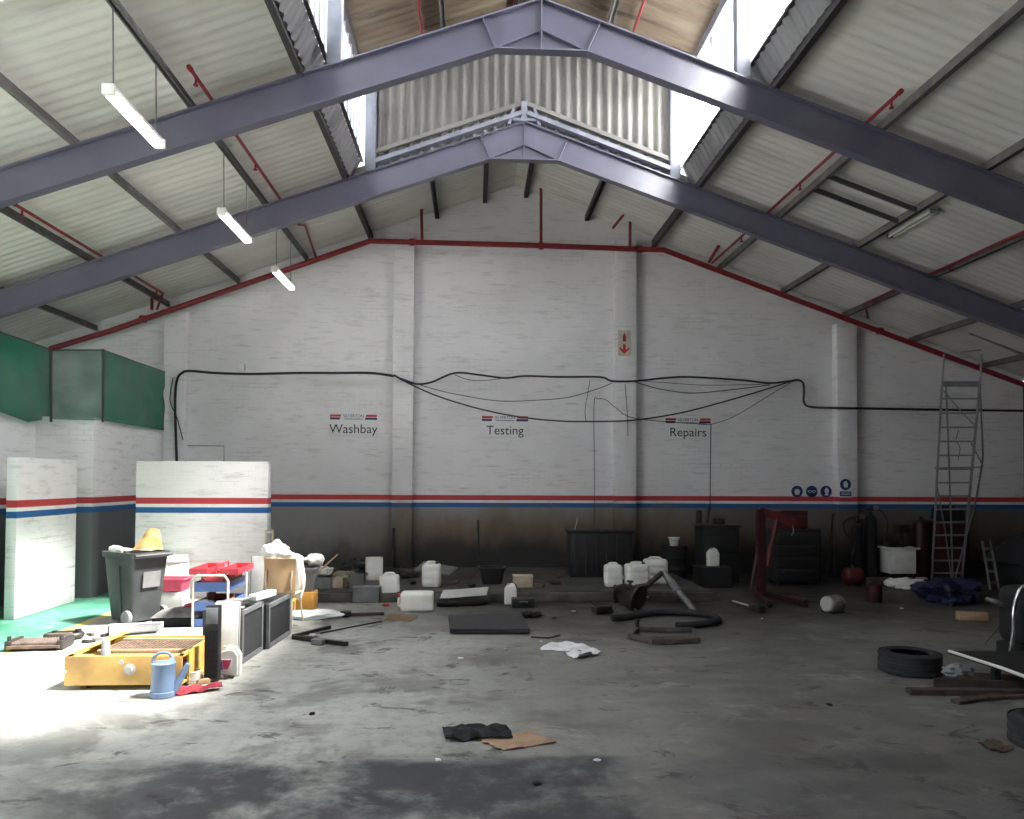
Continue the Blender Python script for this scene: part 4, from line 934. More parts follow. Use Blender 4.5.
o = thing('white_sack', 'flat white sack with dark marks on the floor behind the chair legs', 'sack', (q.x*(1+0.15/q.y), q.y+0.15, 0), 0.12)
B().blob((0, 0, 0.045), (0.44, 0.18, 0.075), 6, 0.15, 2.0, 4, True, 0.15).build('sack', WPAPER, o)
B().box((0.46, 0.03, 0.05), (0.16, 0.10, 0.08), bev=0.02).build('dark_neck', DSTEEL, o)

# ================================================================== STEP AND FLOOR IN THE MIDDLE
ST = 0.162
def st(px, py, z=ST): return fl(px, py, z)
def crate_box(name, label, px, py, w, d, h, mat, rz=0.0, z=0.0, lidm=None, cat='box', flaps=True):
    c = fl(px, py, z)
    o = thing(name, label, cat, (c.x, c.y+d/2, z), rz)
    b = B(); t = 0.012
    b.box((0, 0, t/2), (w, d, t))
    for s in (-1, 1): b.box((s*(w/2-t/2), 0, h/2), (t, d, h)); b.box((0, s*(d/2-t/2), h/2), (w, t, h))
    b.build('body', mat, o)
    if flaps:
        for s in (-1, 1): B().box((s*(w/2+0.022), 0, h+0.012), (0.06, d*0.95, 0.006), (0, s*0.5, 0)).build('flap', lidm or mat, o)
    else: B().box((0, 0, h+0.008), (w+0.02, d+0.02, 0.03), bev=0.006).build('lid', lidm or mat, o)
    return o
crate_box('dark_box', 'dark blue-grey box on the left end of the step', 321, 589, 0.30, 0.26, 0.20, GREY, 0.1, ST, BLK, flaps=False)
crate_box('cardboard_box', 'open brown cardboard box on the step beside the dark box', 338, 588.5, 0.20, 0.24, 0.18, CARD2, -0.15, ST)
crate_box('grey_box', 'low grey storage box on the floor in front of the step', 366, 603, 0.44, 0.14, 0.24, GREY, 0.0, 0, GREY, flaps=False, cat='box')
crate_box('grey_box', 'square grey bin on the step behind the low storage box', 356, 588.5, 0.26, 0.26, 0.22, mk('worn_grey', (0.14, 0.14, 0.13), 0.7), 0.05, ST, BLK, flaps=True, cat='bin')
tag(put(B().blob((0, 0, 0), (0.22, 0.16, 0.12), 31, 0.25, 2, 4, True, 0.25).build('cloth_bundle', mk('khaki_cloth', (0.26, 0.24, 0.17), 0.9)), st(341, 584)+Vector((0, 0.25, 0.08))), 'khaki cloth bundle behind the brown cardboard box', 'cloth')
tag(put(B().blob((0, 0, 0), (0.14, 0.12, 0.08), 33, 0.25, 2, 4, True, 0.3).build('crumpled_bag', WCLOTH), st(322, 588.5)+Vector((0, 0.14, 0.272))), 'crumpled white bag on top of the dark blue-grey box', 'bag')
tag(B().cyl(P(303, 586, Y=12.2), P(337.5, 554.5, Y=13.0), 0.016, seg=10).build('broom_handle', WOOD), 'pinkish wooden stick leaning diagonally over the boxes on the step', 'stick')
o = thing('black_bin_bags', 'black rubbish bag on the step behind the half-cut can', 'bag', st(356, 579)+Vector((0, 0.3, 0.0)))
B().blob((0, 0, 0.13), (0.35, 0.25, 0.21), 41, 0.25, 2, 4, True, 0.35).build('bag', BLK, o)
B().blob((0.15, 0, 0.34), (0.06, 0.05, 0.06), 42, 0.25, 2, 3, False, 0.4).build('knot', BLK, o)
tag(put(B().blob((0, 0, 0), (0.26, 0.16, 0.10), 44, 0.3, 2.4, 4, True, 0.4).build('scrap_heap', DSTEEL), st(401, 579)+Vector((0, 0.2, 0.06))), 'dark heap of oily scrap behind the standing white can', 'scrap')
# --- white cans
def can(label, loc, w=0.32, d=0.27, h=0.45, rz=0.0, rot=None, mat=WHTD, cap=True, capm=BLK, cut=False):
    o = thing('jerrycan', label, 'jerrycan', loc, rz, 'white plastic cans', rot)
    b = B()
    pr = []
    for z, k in ((0, 0.90), (0.03, 0.98), (h*0.28, 1.0), (h*0.30, 0.975), (h*0.33, 1.0), (h*0.60, 1.0), (h*0.62, 0.975), (h*0.65, 1.0), (h*0.84, 0.99), (h*0.90, 0.90), (h*0.92, 0.78)):
        pr.append(binring(z, w*k, d*k, 0.06*k))
    if cut:
        pr = pr[:7]; pr.append(binring(h*0.66, w*1.0, d, 0.06)); pr.append(binring(h*0.66, w*0.96, d*0.94, 0.05)); pr.append(binring(h*0.1, w*0.92, d*0.9, 0.05))
        loft(b, pr); 
    else: loft(b, pr)
    b.build('body', mat, o)
    if not cut:
        B().tube([(-w*0.28, 0, h*0.90), (-w*0.20, 0, h*0.985), (w*0.16, 0, h*0.985), (w*0.26, 0, h*0.90)], 0.018, 8, 4).build('handle', mat, o)
        if cap: B().cyl((w*0.30, d*0.0, h*0.90), (w*0.30, 0, h*1.0), 0.035, seg=16).build('cap', capm, o)
    return o
q = fl(389.5, 602); can('white can standing on the floor in front of the step with dented side', (q.x*(1+0.14/q.y), q.y+0.14, 0), 0.33, 0.27, 0.46, 0.1, cap=False)
q = fl(416, 613); can('white can lying on its side on the floor', (q.x*(1+0.17/q.y)+0.26, q.y+0.17, 0.15), 0.30, 0.30, 0.53, 0, rot=(0, R(-90), 0), capm=RED)
q = st(431.5, 587); can('white can standing alone on the step with black cap', (q.x*(1+0.14/q.y), q.y+0.14, ST), 0.32, 0.25, 0.42, -0.1)
q = st(374, 582); can('white can with its top cut away on the step left of the dented can', (q.x*(1+0.3/q.y), q.y+0.3, ST+0.0), 0.31, 0.24, 0.62, 0.2, cut=True)
q = st(613, 587); can('narrow white can beside the dark tank on the step', (q.x*(1+0.14/q.y), q.y+0.14, ST), 0.31, 0.25, 0.40, 0.0, cap=False)
q = st(641, 587.5); can('broad white can nearest the engine lump on the step', (q.x*(1+0.16/q.y)-0.08, q.y+0.16, ST), 0.40, 0.30, 0.42, 0.1, cap=True)
q = st(652, 586); can('white can behind the broad can on the step', (q.x*(1+0.42/q.y)+0.06, q.y+0.42, ST), 0.44, 0.32, 0.46, -0.2, cap=False)
q = fl(510.5, 604.5); bottle('plastic_bottle', 'small clear-white bottle on the floor beside the black box', (q.x*(1+0.08/q.y), q.y+0.08, 0), 0.1, 0.19, 0.14, 0.33, WHT, LGREY)
# --- dark clutter on the step
q = st(492, 585)
o = thing('black_bucket', 'black plastic tub with a stick on the step right of the lone white can', 'tub', (q.x, q.y+0.25, ST), 0)
b = B(); loft(b, [binring(0.0, 0.34, 0.28, 0.05), binring(0.26, 0.46, 0.38, 0.05), binring(0.26, 0.50, 0.42, 0.05), binring(0.29, 0.50, 0.42, 0.05), binring(0.29, 0.43, 0.35, 0.05), binring(0.03, 0.32, 0.26, 0.05)]); b.build('body', BLK, o)
B().tube([(-0.40, -0.30, 0.02), (-0.22, -0.12, 0.30)], 0.014, 8).build('stick', DWOOD, o)
for i, (px, py, sx, lb) in enumerate(((452, 585, 0.16, 'oily scrap on the step just right of the lone white can'), (472, 588, 0.12, 'oily scrap at the step edge left of the black tub'), (515, 588, 0.10, 'oily scrap at the step edge left of the pale cardboard box'), (541, 588, 0.14, 'oily scrap on the step right of the pale cardboard box'), (556, 585, 0.18, 'oily scrap on the step left of the black ribbed tank'), (412, 585, 0.12, 'oily scrap on the step between the dented can and lone can'), (560, 578, 0.15, 'oily scrap at the back left corner of the black ribbed tank'))):
    q = st(px, py)
    tag(put(B().box((0, 0, 0.03), (sx, sx*0.6, 0.06), bev=0.012).cyl((-sx*0.3, 0, 0.05), (sx*0.8, 0.04, 0.05), 0.02, seg=10).build('oily_scrap', RUST if i % 3 == 0 else DSTEEL), (q.x, q.y+0.08, ST), 0.8*i), lb, 'scrap', 'oily scraps on the step')
# --- panels and boards
q = P(489, 624, Z=0.03)
o = thing('rubber_mat', 'thick black rubber slab lying on the floor in front of the white can', 'mat', (q.x, q.y, 0.02))
c4 = [fl(450, 630, 0.06), fl(530, 630, 0.06), fl(521, 613.5, 0.06), fl(448.5, 616, 0.06)]
b = B(); V0 = [b.bm.verts.new((v.x-q.x, v.y-q.y, 0.0)) for v in c4]; V1 = [b.bm.verts.new((v.x-q.x, v.y-q.y, 0.055)) for v in c4]
b.bm.faces.new(V0[::-1]); b.bm.faces.new(V1)
for k in range(4): b.bm.faces.new((V0[k], V0[(k+1) % 4], V1[(k+1) % 4], V1[k]))
b.build('slab', mk('rubber_black', (0.022, 0.022, 0.025), 0.6, 0, (0.035, 0.035, 0.038), 10), o)
B().box((0, -0.02, -0.010), (0.7, 0.2, 0.02)).build('batten', DWOOD, o)
q = fl(460, 607)
o = thing('bonnet_panel', 'grey-topped black panel propped on the floor in front of the step', 'panel', (q.x*(1+0.22/q.y)+0.03, q.y+0.22, 0.0), 0.05)
B().box((0, 0, 0.10), (0.82, 0.40, 0.09), (R(14), R(-4), 0), bev=0.02).build('tray', BLK, o)
B().sheet(lambda u, v: (-0.36+0.74*u+0.06*v, -0.15+0.33*v, 0.150+0.085*v*0.95+0.05*(u-0.5)+0.006*mnoise.noise(Vector((u*5, v*5, 0)))), 10, 8, 0.008).build('grey_top', LGREY, o)
for x in (-0.25, 0.0, 0.22): B().box((x, -0.20, 0.10), (0.05, 0.02, 0.05)).build('clip', BLK, o)
o = thing('grey_board', 'dark grey board lying tilted on the step behind the lone white can', 'board', st(436, 575)+Vector((0, 0.1, 0.0)), -0.25)
B().box((0, 0, 0.11), (0.70, 0.55, 0.025), (R(10), R(8), 0)).build('board', mk('slate_board', (0.20, 0.20, 0.20), 0.7), o)
B().box((-0.22, 0.12, 0.045), (0.16, 0.16, 0.09)).build('prop_block', DWOOD, o)
crate_box('cardboard_box', 'pale cardboard box on the step right of the small bottle', 523, 587.5, 0.33, 0.22, 0.18, CARD2, 0.03, ST, flaps=False)
q = fl(523, 608)
o = thing('black_case', 'small black case on the floor beside the bottle', 'case', (q.x*(1+0.12/q.y), q.y+0.12, 0))
B().box((0, 0, 0.07), (0.36, 0.22, 0.14), bev=0.012).build('shell', BLK, o)
B().tube([(-0.06, -0.115, 0.09), (-0.05, -0.14, 0.10), (0.05, -0.14, 0.10), (0.06, -0.115, 0.09)], 0.008, 6).build('handle', GREY, o)
q = fl(531, 617)
tag(put(B().blob((0, 0, 0), (0.16, 0.12, 0.05), 51, 0.3, 2.4, 4, True, 0.4).build('black_rag', BCLOTH), (q.x, q.y, 0.03), 0.2), 'crumpled black rag at the right corner of the rubber slab', 'rag')
tag(B().tube([fl(531, 637, 0.012), fl(549, 638, 0.012), fl(560, 635, 0.03)], 0.012, 8).build('bent_rod', DSTEEL), 'short bent black rod on the floor in front of the rubber slab', 'rod')
# papers
def paper(label, corners, seed, mat=WPAPER, nm='paper_sheet', cat='paper', amp=0.05, th=0.003, n=14, fr=3.0):
    C4 = [fl(*c) for c in corners]; c0 = sum(C4, Vector())/4
    def f(u, v):
        a = C4[0].lerp(C4[1], u); b_ = C4[3].lerp(C4[2], u); q_ = a.lerp(b_, v)-c0
        jag = 0.05*mnoise.noise(Vector((u*6+seed, v*6, 9)))
        return (q_.x+jag, q_.y+jag, th+0.004+amp*max(0, mnoise.noise(Vector((u*fr+seed, v*fr, seed*1.9)))+0.25))
    return tag(put(B().sheet(f, n, n, th).build(nm, mat, None, 60), (c0.x, c0.y, 0.001)), label, cat)
paper('crumpled white sheet on the open floor, larger of two', [(540, 650), (583, 653), (597, 650), (560, 643)], 2, amp=0.07)
paper('torn white sheet folded over in front of the larger white sheet', [(563, 655), (582, 661), (601, 655), (585, 652)], 5, amp=0.08)
paper('brown kraft sheet lying flat on the near floor', [(478, 741), (503, 752), (556, 743), (530, 732)], 7, KRAFT, 'kraft_sheet', 'sheet', 0.015)
q = fl(477, 737)
tag(put(B().sheet(lambda u, v: crump(u, v, 0.52, 0.28, 0.05, 13, 5)+Vector((0, 0, 0.03*math.sin(PI*u)*math.sin(PI*v)+0.02)), 26, 18, 0.010).build('black_cloth', BCLOTH), (q.x*(1+0.04/q.y), q.y+0.04, 0.012), 0.12), 'crumpled black cloth beside the brown kraft sheet', 'cloth')
tag(put(B().blob((0, 0, 0), (0.06, 0.05, 0.025), 61, 0.3, 2.4, 3).build('red_scrap', RED), fl(386, 606)+Vector((0, 0, 0.015))), 'small red scrap below the dented white can', 'scrap')
# steel bars on the floor left of centre
o = thing('steel_angle', 'black steel angle bar on the floor with a rod across it', 'bar', fl(300, 636, 0.0))
q0 = fl(300, 636, 0.0)
B().bar(fl(293, 637, 0.03)-q0, fl(347, 644, 0.03)-q0, 0.05, 0.05).build('bar', DSTEEL, o)
B().bar(fl(293, 636, 0.03)-q0, fl(330, 627, 0.03)-q0, 0.04, 0.04).build('bar', DSTEEL, o)
B().box(fl(318, 642, 0.04)-q0, (0.16, 0.08, 0.07), (0, 0, -0.4), bev=0.01).build('bracket', STEEL, o)
tag(B().cyl(fl(316, 634, 0.012), fl(382, 621, 0.012), 0.010, seg=8).build('thin_rod', DSTEEL), 'long thin rod lying on the floor behind the steel angle bar', 'rod')
tag(B().bar(fl(330, 615, 0.03), fl(384, 613.5, 0.03), 0.05, 0.04).build('wooden_batten', DWOOD), 'dark batten on the floor in front of the low grey box', 'batten')
paper('small white paper scrap beside the steel angle bar', [(309, 636), (316, 638), (320, 636), (313, 634)], 15, amp=0.04, n=8)
paper('rust-coloured flat sheet on the floor left of the lying can', [(384, 620), (411, 622), (420, 616), (392, 614)], 17, mk('rust_sheet', (0.22, 0.14, 0.09), 0.85), 'rusty_sheet', 'sheet', 0.01)
# --- dark tank on the step, engine, pipes
o = thing('parts_tank', 'big black ribbed tank on the step behind the white cans', 'tank', (P(600, 570, Y=14.6).x, 14.7, ST))
B().box((0, 0, 0.42), (1.20, 0.62, 0.84), bev=0.02).build('shell', BLK, o)
b = B()
for k in range(6): b.box((-0.50+k*0.20, -0.32, 0.42), (0.035, 0.03, 0.74))
b.build('ribs', DSTEEL, o)
B().box((0, 0, 0.86), (1.26, 0.68, 0.05), bev=0.012).build('lid', BLK2, o)
B().tube([(-0.5, -0.1, 0.88), (-0.46, -0.1, 1.02), (-0.44, -0.1, 1.12)], 0.012, 8).build('pipe_stub', LGREY, o)
q = fl(632, 614)
o = thing('gearbox', 'oily black gearbox lump lying on the floor in front of the white cans', 'gearbox', (q.x*(1+0.25/q.y), q.y+0.25, 0), 2.3)
B().lathe([(0, 0), (0.20, 0), (0.21, 0.03), (0.20, 0.05), (0.15, 0.16), (0.12, 0.32), (0.10, 0.36), (0.0, 0.37)], 26, Matrix.Translation((-0.14, 0, 0.21)) @ Matrix.Rotation(R(75), 4, 'Y')).build('housing', DSTEEL, o)
B().box((0.06, 0, 0.20), (0.22, 0.24, 0.20), (0, 0.2, 0), bev=0.03).build('sump', DSTEEL, o)
B().cyl((0.2, 0, 0.27), (0.34, 0, 0.34), 0.04, seg=14).build('output_shaft', DSTEEL, o)
B().blob((0.10, -0.14, 0.14), (0.16, 0.13, 0.15), 95, 0.35, 2.2, 3, False, 0.4).build('oil_filter_bracket', DSTEEL, o)
B().tube([(-0.05, 0.12, 0.36), (0.05, 0.22, 0.40), (0.18, 0.20, 0.30), (0.22, 0.12, 0.12)], 0.03, 10, 4).build('coolant_pipe', DSTEEL, o)
B().box((-0.02, -0.20, 0.34), (0.18, 0.06, 0.12), (0.3, 0.2, 0.4), bev=0.015).build('mount', DSTEEL, o)
B().cyl((0.0, 0.05, 0.28), (0.0, 0.05, 0.46), 0.025, seg=10).box((0, 0.05, 0.46), (0.09, 0.05, 0.03)).build('shift_stub', DSTEEL, o)
for k in range(6): B().cyl((-0.155+0.02*math.cos(k), 0.185*math.cos(k*1.05), 0.21+0.185*math.sin(k*1.05)), (-0.12, 0.185*math.cos(k*1.05), 0.21+0.185*math.sin(k*1.05)), 0.016, seg=8).build('bolt', STEEL, o)
tag(put(B().blob((0, 0, 0), (0.07, 0.06, 0.05), 63, 0.3, 2.4, 3, creases=0.3).build('white_rag', WCLOTH), fl(622, 596)+Vector((0, 0.15, 0.30))), 'small white rag on the black gearbox lump', 'rag')
tag(B().tube([P(637, 596, Y=11.75), P(650, 583, Y=11.9), P(662, 573, Y=12.0)], 0.045, 10).build('exhaust_pipe', DSTEEL), 'dark exhaust pipe rising from the gearbox lump', 'pipe')
tag(B().tube([P(663, 572, Y=12.05), P(676, 589, Y=11.7), fl(696, 613, 0.05)], 0.05, 12).tube([P(671, 582, Y=11.86), P(678, 592, Y=11.62)], 0.062, 12).build('grey_pipe', STEEL), 'grey steel pipe sloping down from the exhaust pipe to the floor', 'pipe')
o = tag(B().tube([fl(612, 618, 0.052), fl(630, 616.5, 0.052), fl(650, 613, 0.052), fl(672, 612, 0.052), fl(695, 613, 0.052), fl(712, 616, 0.052), fl(718, 620, 0.052), fl(708, 623, 0.052), fl(690, 625, 0.052), fl(676, 625.5, 0.052)], 0.048, 12, 5).build('flexible_hose', RUB), 'thick black hose curling on the floor in front of the gearbox lump', 'hose')
q = fl(664, 642)
o = thing('metal_grid', 'low oily metal frame lying flat on the floor right of the papers', 'frame', (q.x*(1+0.12/q.y), q.y+0.12, 0.0))
pts = [fl(630, 636, 0.04)-Vector((q.x*(1+0.12/q.y), q.y+0.12, 0)), fl(654, 642, 0.04)-Vector((q.x*(1+0.12/q.y), q.y+0.12, 0)), fl(698, 640, 0.04)-Vector((q.x*(1+0.12/q.y), q.y+0.12, 0)), fl(694, 630, 0.04)-Vector((q.x*(1+0.12/q.y), q.y+0.12, 0)), fl(637, 629, 0.04)-Vector((q.x*(1+0.12/q.y), q.y+0.12, 0))]
for a, b_ in zip(pts, pts[1:]+pts[:1]): B().bar(a, b_, 0.055, 0.06, bev=0.008).build('rail', mk('grimy_frame', (0.07, 0.06, 0.052), 0.75, 0, (0.12, 0.105, 0.09), 7), o)
B().cyl(pts[4]+Vector((0, 0, 0.03)), pts[4]+Vector((0, 0, 0.13)), 0.03, seg=10).build('stub', DSTEEL, o)
B().box((0.05, 0, 0.02), (0.62, 0.16, 0.02)).build('plate', DSTEEL, o)
o = thing('floor_jack', 'black trolley jack lying by the left end of the hose', 'jack', fl(603, 615)+Vector((0, 0.1, 0)), 0.5)
B().box((0, 0, 0.07), (0.30, 0.14, 0.10), bev=0.015).build('chassis', DSTEEL, o)
for s in (-1, 1): B().cyl((0.10, s*0.07, 0.04), (0.10, s*0.11, 0.04), 0.04, seg=14).build('wheel', BLK, o)
B().tube([(-0.1, 0, 0.12), (-0.22, 0, 0.22)], 0.018, 8).build('handle_socket', RUST, o)
tag(B().bar(fl(569, 599.5, 0.02), fl(614, 601, 0.02), 0.06, 0.03).build('wooden_batten', DWOOD), 'dark batten on the floor in front of the black tank', 'batten')
for i, (px, py, s, mt, lb) in enumerate(((574, 612, 0.05, WPAPER, 'white paper scrap on the floor between the black case and floor jack'), (546, 600, 0.09, GCLOTH, 'grey rag on the floor right of the black case'), (506, 650, 0.04, WPAPER, 'white fleck of litter on the open floor left of the papers'), (541, 642, 0.035, WPAPER, 'white fleck of litter touching the larger white sheet'), (461, 659, 0.05, WPAPER, 'white fleck of litter on the open floor below the rubber slab'), (554, 619, 0.06, DSTEEL, 'dark scrap right of the crumpled black rag'), (762, 619, 0.04, WPAPER, 'white fleck of litter near the sledge hammer'), (902, 609, 0.05, WPAPER, 'white fleck of litter in front of the blue tarpaulin'), (438, 761, 0.04, WPAPER, 'white fleck of litter in front of the black cloth'), (597, 761, 0.04, WPAPER, 'white fleck of litter on the near floor right of the kraft sheet'), (537, 785, 0.05, BCLOTH, 'black fleck of rubbish closest to the camera'), (312, 715, 0.05, BCLOTH, 'black fleck of rubbish on the floor right of the watering can'), (830, 706, 0.05, BCLOTH, 'dark scrap of rubber on the floor left of the lying tyre'))):
    q = fl(px, py)
    tag(put(B().blob((0, 0, s*0.22), (s*0.65, s*0.45, s*0.22), 70+i, 0.4, 2.6, 2, True, 0.4).build('litter', mt), (q.x, q.y, 0), i*0.7), lb, 'litter', 'litter on the floor')

# ================================================================== RIGHT SIDE
q = P(719, 560, Y=14.9)
o = thing('parts_washer', 'black machine cabinet by the hanging cable, with a raised back panel', 'machine', (q.x, 15.05, 0))
B().box((0, 0, 0.55), (0.72, 0.60, 1.10), bev=0.02).build('cabinet', BLK2, o)
B().box((0, 0, 1.12), (0.78, 0.66, 0.05), bev=0.01).build('worktop', DSTEEL, o)
B().box((-0.30, 0.2, 1.27), (0.10, 0.12, 0.28), bev=0.01).build('gauge_box', DSTEEL, o)
B().box((0.05, 0.05, 1.20), (0.24, 0.14, 0.12), bev=0.02).cyl((0.05, -0.1, 1.22), (0.05, 0.25, 1.22), 0.05, seg=14).build('vise', DSTEEL, o)
B().cyl((-0.12, 0.22, 1.1), (-0.08, 0.24, 1.52), 0.03, seg=10).build('pole', DSTEEL, o)
B().box((0, -0.305, 0.75), (0.60, 0.012, 0.34), bev=0.006).build('door', BLK, o)
q = P(712, 575, Y=14.2)
crate_box('black_crate', 'low black crate carrying a white bottle in front of the machine', 716, 588, 0.60, 0.45, 0.36, BLK2, 0.0, 0, BLK2, flaps=False, cat='crate')
q = fl(716, 588); b_ = bottle('plastic_bottle', 'white bottle standing on the low black crate', (q.x*(1+0.22/q.y)-0.06, q.y+0.22, 0.386), 0.0, 0.22, 0.15, 0.34, WHTD, LGREY)
q = P(674, 560, Y=15.3)
o = thing('oil_drum', 'black oil drum by the wall carrying a small white bucket', 'drum', (q.x, 15.35, 0))
prof = [(0, 0), (0.27, 0), (0.28, 0.02)]
for z in (0.22, 0.44): prof += [(0.28, z-0.02), (0.295, z), (0.28, z+0.02)]
B().lathe(prof+[(0.28, 0.66), (0.285, 0.68), (0.27, 0.68), (0.26, 0.66), (0, 0.66)], 32).build('shell', BLK2, o)
B().cyl((0.12, 0.1, 0.66), (0.12, 0.1, 0.685), 0.035, seg=12).build('bung', DSTEEL, o)
o = thing('white_bucket', 'small white bucket on the black oil drum', 'bucket', (q.x, 15.3, 0.686))
B().lathe([(0, 0), (0.08, 0), (0.10, 0.14), (0.12, 0.16), (0.115, 0.17), (0.095, 0.15), (0.07, 0.015), (0, 0.015)], 24).build('body', WHTD, o)
B().tube([(-0.11, 0, 0.16), (-0.07, -0.11, 0.12), (0.07, -0.11, 0.12), (0.11, 0, 0.16)], 0.004, 6, 4).build('wire_handle', STEEL, o)
# engine crane
q = fl(761, 600)
o = thing('engine_crane', 'dark red engine crane with raised boom', 'crane', (q.x*(1+0.25/q.y), q.y+0.25, 0), 0.05)
B().bar((0, 0, 0.05), (0, 0, 1.52), 0.13, 0.13, bev=0.008).build('mast', DRED, o)
B().bar((-0.03, 0, 1.50), (0.55, -0.1, 1.30), 0.11, 0.13, bev=0.008).build('boom', REDX, o)
B().cyl((0.10, -0.05, 0.55), (0.26, -0.08, 1.36), 0.04, seg=14).cyl((0.12, -0.055, 0.65), (0.16, -0.06, 0.92), 0.055, seg=14).build('hydraulic_ram', REDX, o)
for s in (-1, 1):
    B().bar((s*0.08, 0, 0.08), (s*0.30, -1.0, 0.06), 0.07, 0.08, bev=0.006).build('leg', DRED, o)
    B().cyl((s*0.30-0.02, -1.0, 0.04), (s*0.30+0.02, -1.0, 0.04), 0.038, seg=14).build('caster', BLK, o)
B().tube([(0.53, -0.1, 1.30), (0.54, -0.1, 1.12), (0.50, -0.1, 1.08)], 0.012, 8).build('hook', STEEL, o)
B().bar((-0.02, 0, 1.0), (-0.14, 0.1, 0.1), 0.05, 0.05).build('brace', DRED, o)
# roll cabinet and chest
q = P(795, 570, Y=14.4)
o = thing('roll_cabinet', 'black tool roll cabinet right of the red engine crane', 'cabinet', (q.x+0.05, 14.65, 0))
B().box((0, 0, 0.58), (0.92, 0.55, 1.00), bev=0.012).build('body', BLK2, o)
for k in range(4):
    d_ = B().box((0, -0.28, 0.22+k*0.23), (0.84, 0.02, 0.20), bev=0.005).build('drawer', BLK, o)
    h_ = B().box((0, -0.30, 0.27+k*0.23), (0.60, 0.02, 0.025)).build('handle', DSTEEL, d_)
for sx in (-1, 1):
    for sy in (-1, 1): B().cyl((sx*0.38-0.02, sy*0.2, 0.045), (sx*0.38+0.02, sy*0.2, 0.045), 0.045, seg=14).build('caster', BLK, o)
o = thing('tool_chest', 'dark red tool chest on top of the black roll cabinet', 'toolbox', (q.x+0.02, 14.65, 1.082))
B().box((0, 0, 0.16), (0.52, 0.40, 0.32), bev=0.01).build('body', DRED, o)
B().box((0, 0.0, 0.335), (0.53, 0.41, 0.04), bev=0.012).build('lid', DRED, o)
for k in range(2):
    d_ = B().box((0, -0.205, 0.09+k*0.12), (0.46, 0.012, 0.10), bev=0.003).build('drawer', REDX, o)
    B().box((0, -0.216, 0.11+k*0.12), (0.2, 0.012, 0.015)).build('handle', DSTEEL, d_)
tag(B().cyl(P(826, 587, Y=14.75), P(833, 514, Y=15.98), 0.022, seg=10).build('iron_bar', DSTEEL), 'long black bar leaning on the wall right of the roll cabinet', 'bar')
# gas cylinders
def gas(px, y, h, r, label, mt, hose=None, top=True):
    c = P(px, 560, Y=y)
    o = thing('gas_cylinder', label, 'gas cylinder', (c.x, y, 0), 0, 'gas cylinders along the back wall')
    B().lathe([(0, 0), (r*0.95, 0), (r, 0.03), (r, h*0.84), (r*0.92, h*0.89), (r*0.6, h*0.94), (r*0.28, h*0.96), (r*0.28, h), (0, h)], 26).build('body', mt, o)
    if top:
        B().cyl((0, 0, h), (0, 0, h+0.10), 0.03, seg=10).cyl((-0.10, 0, h+0.05), (0.10, 0, h+0.05), 0.028, seg=10).build('valve', DSTEEL, o)
        B().lathe([(0, 0), (0.05, 0), (0.05, 0.03), (0, 0.03)], 16, Matrix.Translation((0.08, -0.05, h+0.09)) @ Matrix.Rotation(PI/2, 4, 'X')).build('gauge', STEEL, o)
    if hose: B().tube(hose(h), 0.014, 8, 5).build('hose', CABLE, o)
    return o
gas(857, 15.35, 1.20, 0.115, 'shorter black gas cylinder with hose below the safety sign', BLK2, lambda h: [(-0.1, 0, h+0.05), (-0.28, 0, h-0.05), (-0.24, -0.05, h-0.3), (-0.10, -0.13, h-0.45), (-0.2, -0.14, 0.4), (-0.15, -0.14, 0.02)])
gas(871, 15.45, 1.38, 0.12, 'tall black gas cylinder right of the safety sign', BLK2, lambda h: [(0.1, 0, h+0.05), (0.27, 0, h-0.02), (0.36, 0, h-0.25), (0.32, 0, h-0.5), (0.2, -0.1, h-0.7)])
gas(921, 15.55, 1.28, 0.15, 'dark red gas cylinder left of the ladder', DRED, None, False)
q = fl(853, 587)
o = thing('air_tank', 'red air tank lying on its side below the gas cylinders', 'tank', (q.x*(1+0.2/q.y), q.y+0.2, 0.02))
B().lathe([(0, -0.20), (0.08, -0.19), (0.14, -0.15), (0.155, -0.10), (0.155, 0.10), (0.14, 0.15), (0.08, 0.19), (0, 0.20)], 26, Matrix.Translation((0, 0, 0.17)) @ Matrix.Rotation(PI/2, 4, 'Y')).build('body', REDX, o)
for s in (-1, 1): B().box((s*0.10, 0, 0.01), (0.04, 0.22, 0.05)).build('foot', DRED, o)
B().cyl((0, 0, 0.32), (0, 0, 0.37), 0.02, seg=10).build('valve', STEEL, o)
q = fl(874, 603)
o = thing('fuel_can', 'dark red fuel can standing on the dark floor in front of the air tank', 'can', (q.x*(1+0.12/q.y), q.y+0.12, 0))
B().lathe([(0, 0), (0.12, 0), (0.125, 0.01), (0.125, 0.27), (0.09, 0.31), (0.03, 0.32), (0.03, 0.34), (0, 0.34)], 24).build('body', DRED, o)
B().tube([(-0.08, 0, 0.30), (-0.06, 0, 0.37), (0.06, 0, 0.37), (0.08, 0, 0.30)], 0.010, 8, 3).build('handle', DRED, o)
tag(B().bar(fl(865, 583, 0.05), fl(892, 583, 0.05), 0.22, 0.10, PI/2).build('wooden_plank', DWOOD), 'short brown plank on the floor below the white sink cabinet', 'plank')
q = P(899, 560, Y=15.3)
o = thing('sink_cabinet', 'white sink cabinet against the back wall on dark legs', 'cabinet', (q.x, 15.35, 0))
B().box((0, 0, 0.38), (0.54, 0.42, 0.50), bev=0.01).build('body', WHTD, o)
B().box((0, 0, 0.645), (0.68, 0.50, 0.035), bev=0.008).build('worktop', WHTD, o)
for sx in (-1, 1):
    for sy in (-1, 1): B().box((sx*0.24, sy*0.17, 0.065), (0.04, 0.04, 0.13)).build('leg', BLK, o)
q2 = (q.x+0.16, 15.45, 0.664)
o = thing('bench_grinder', 'small black bench grinder on the white sink cabinet', 'grinder', q2)
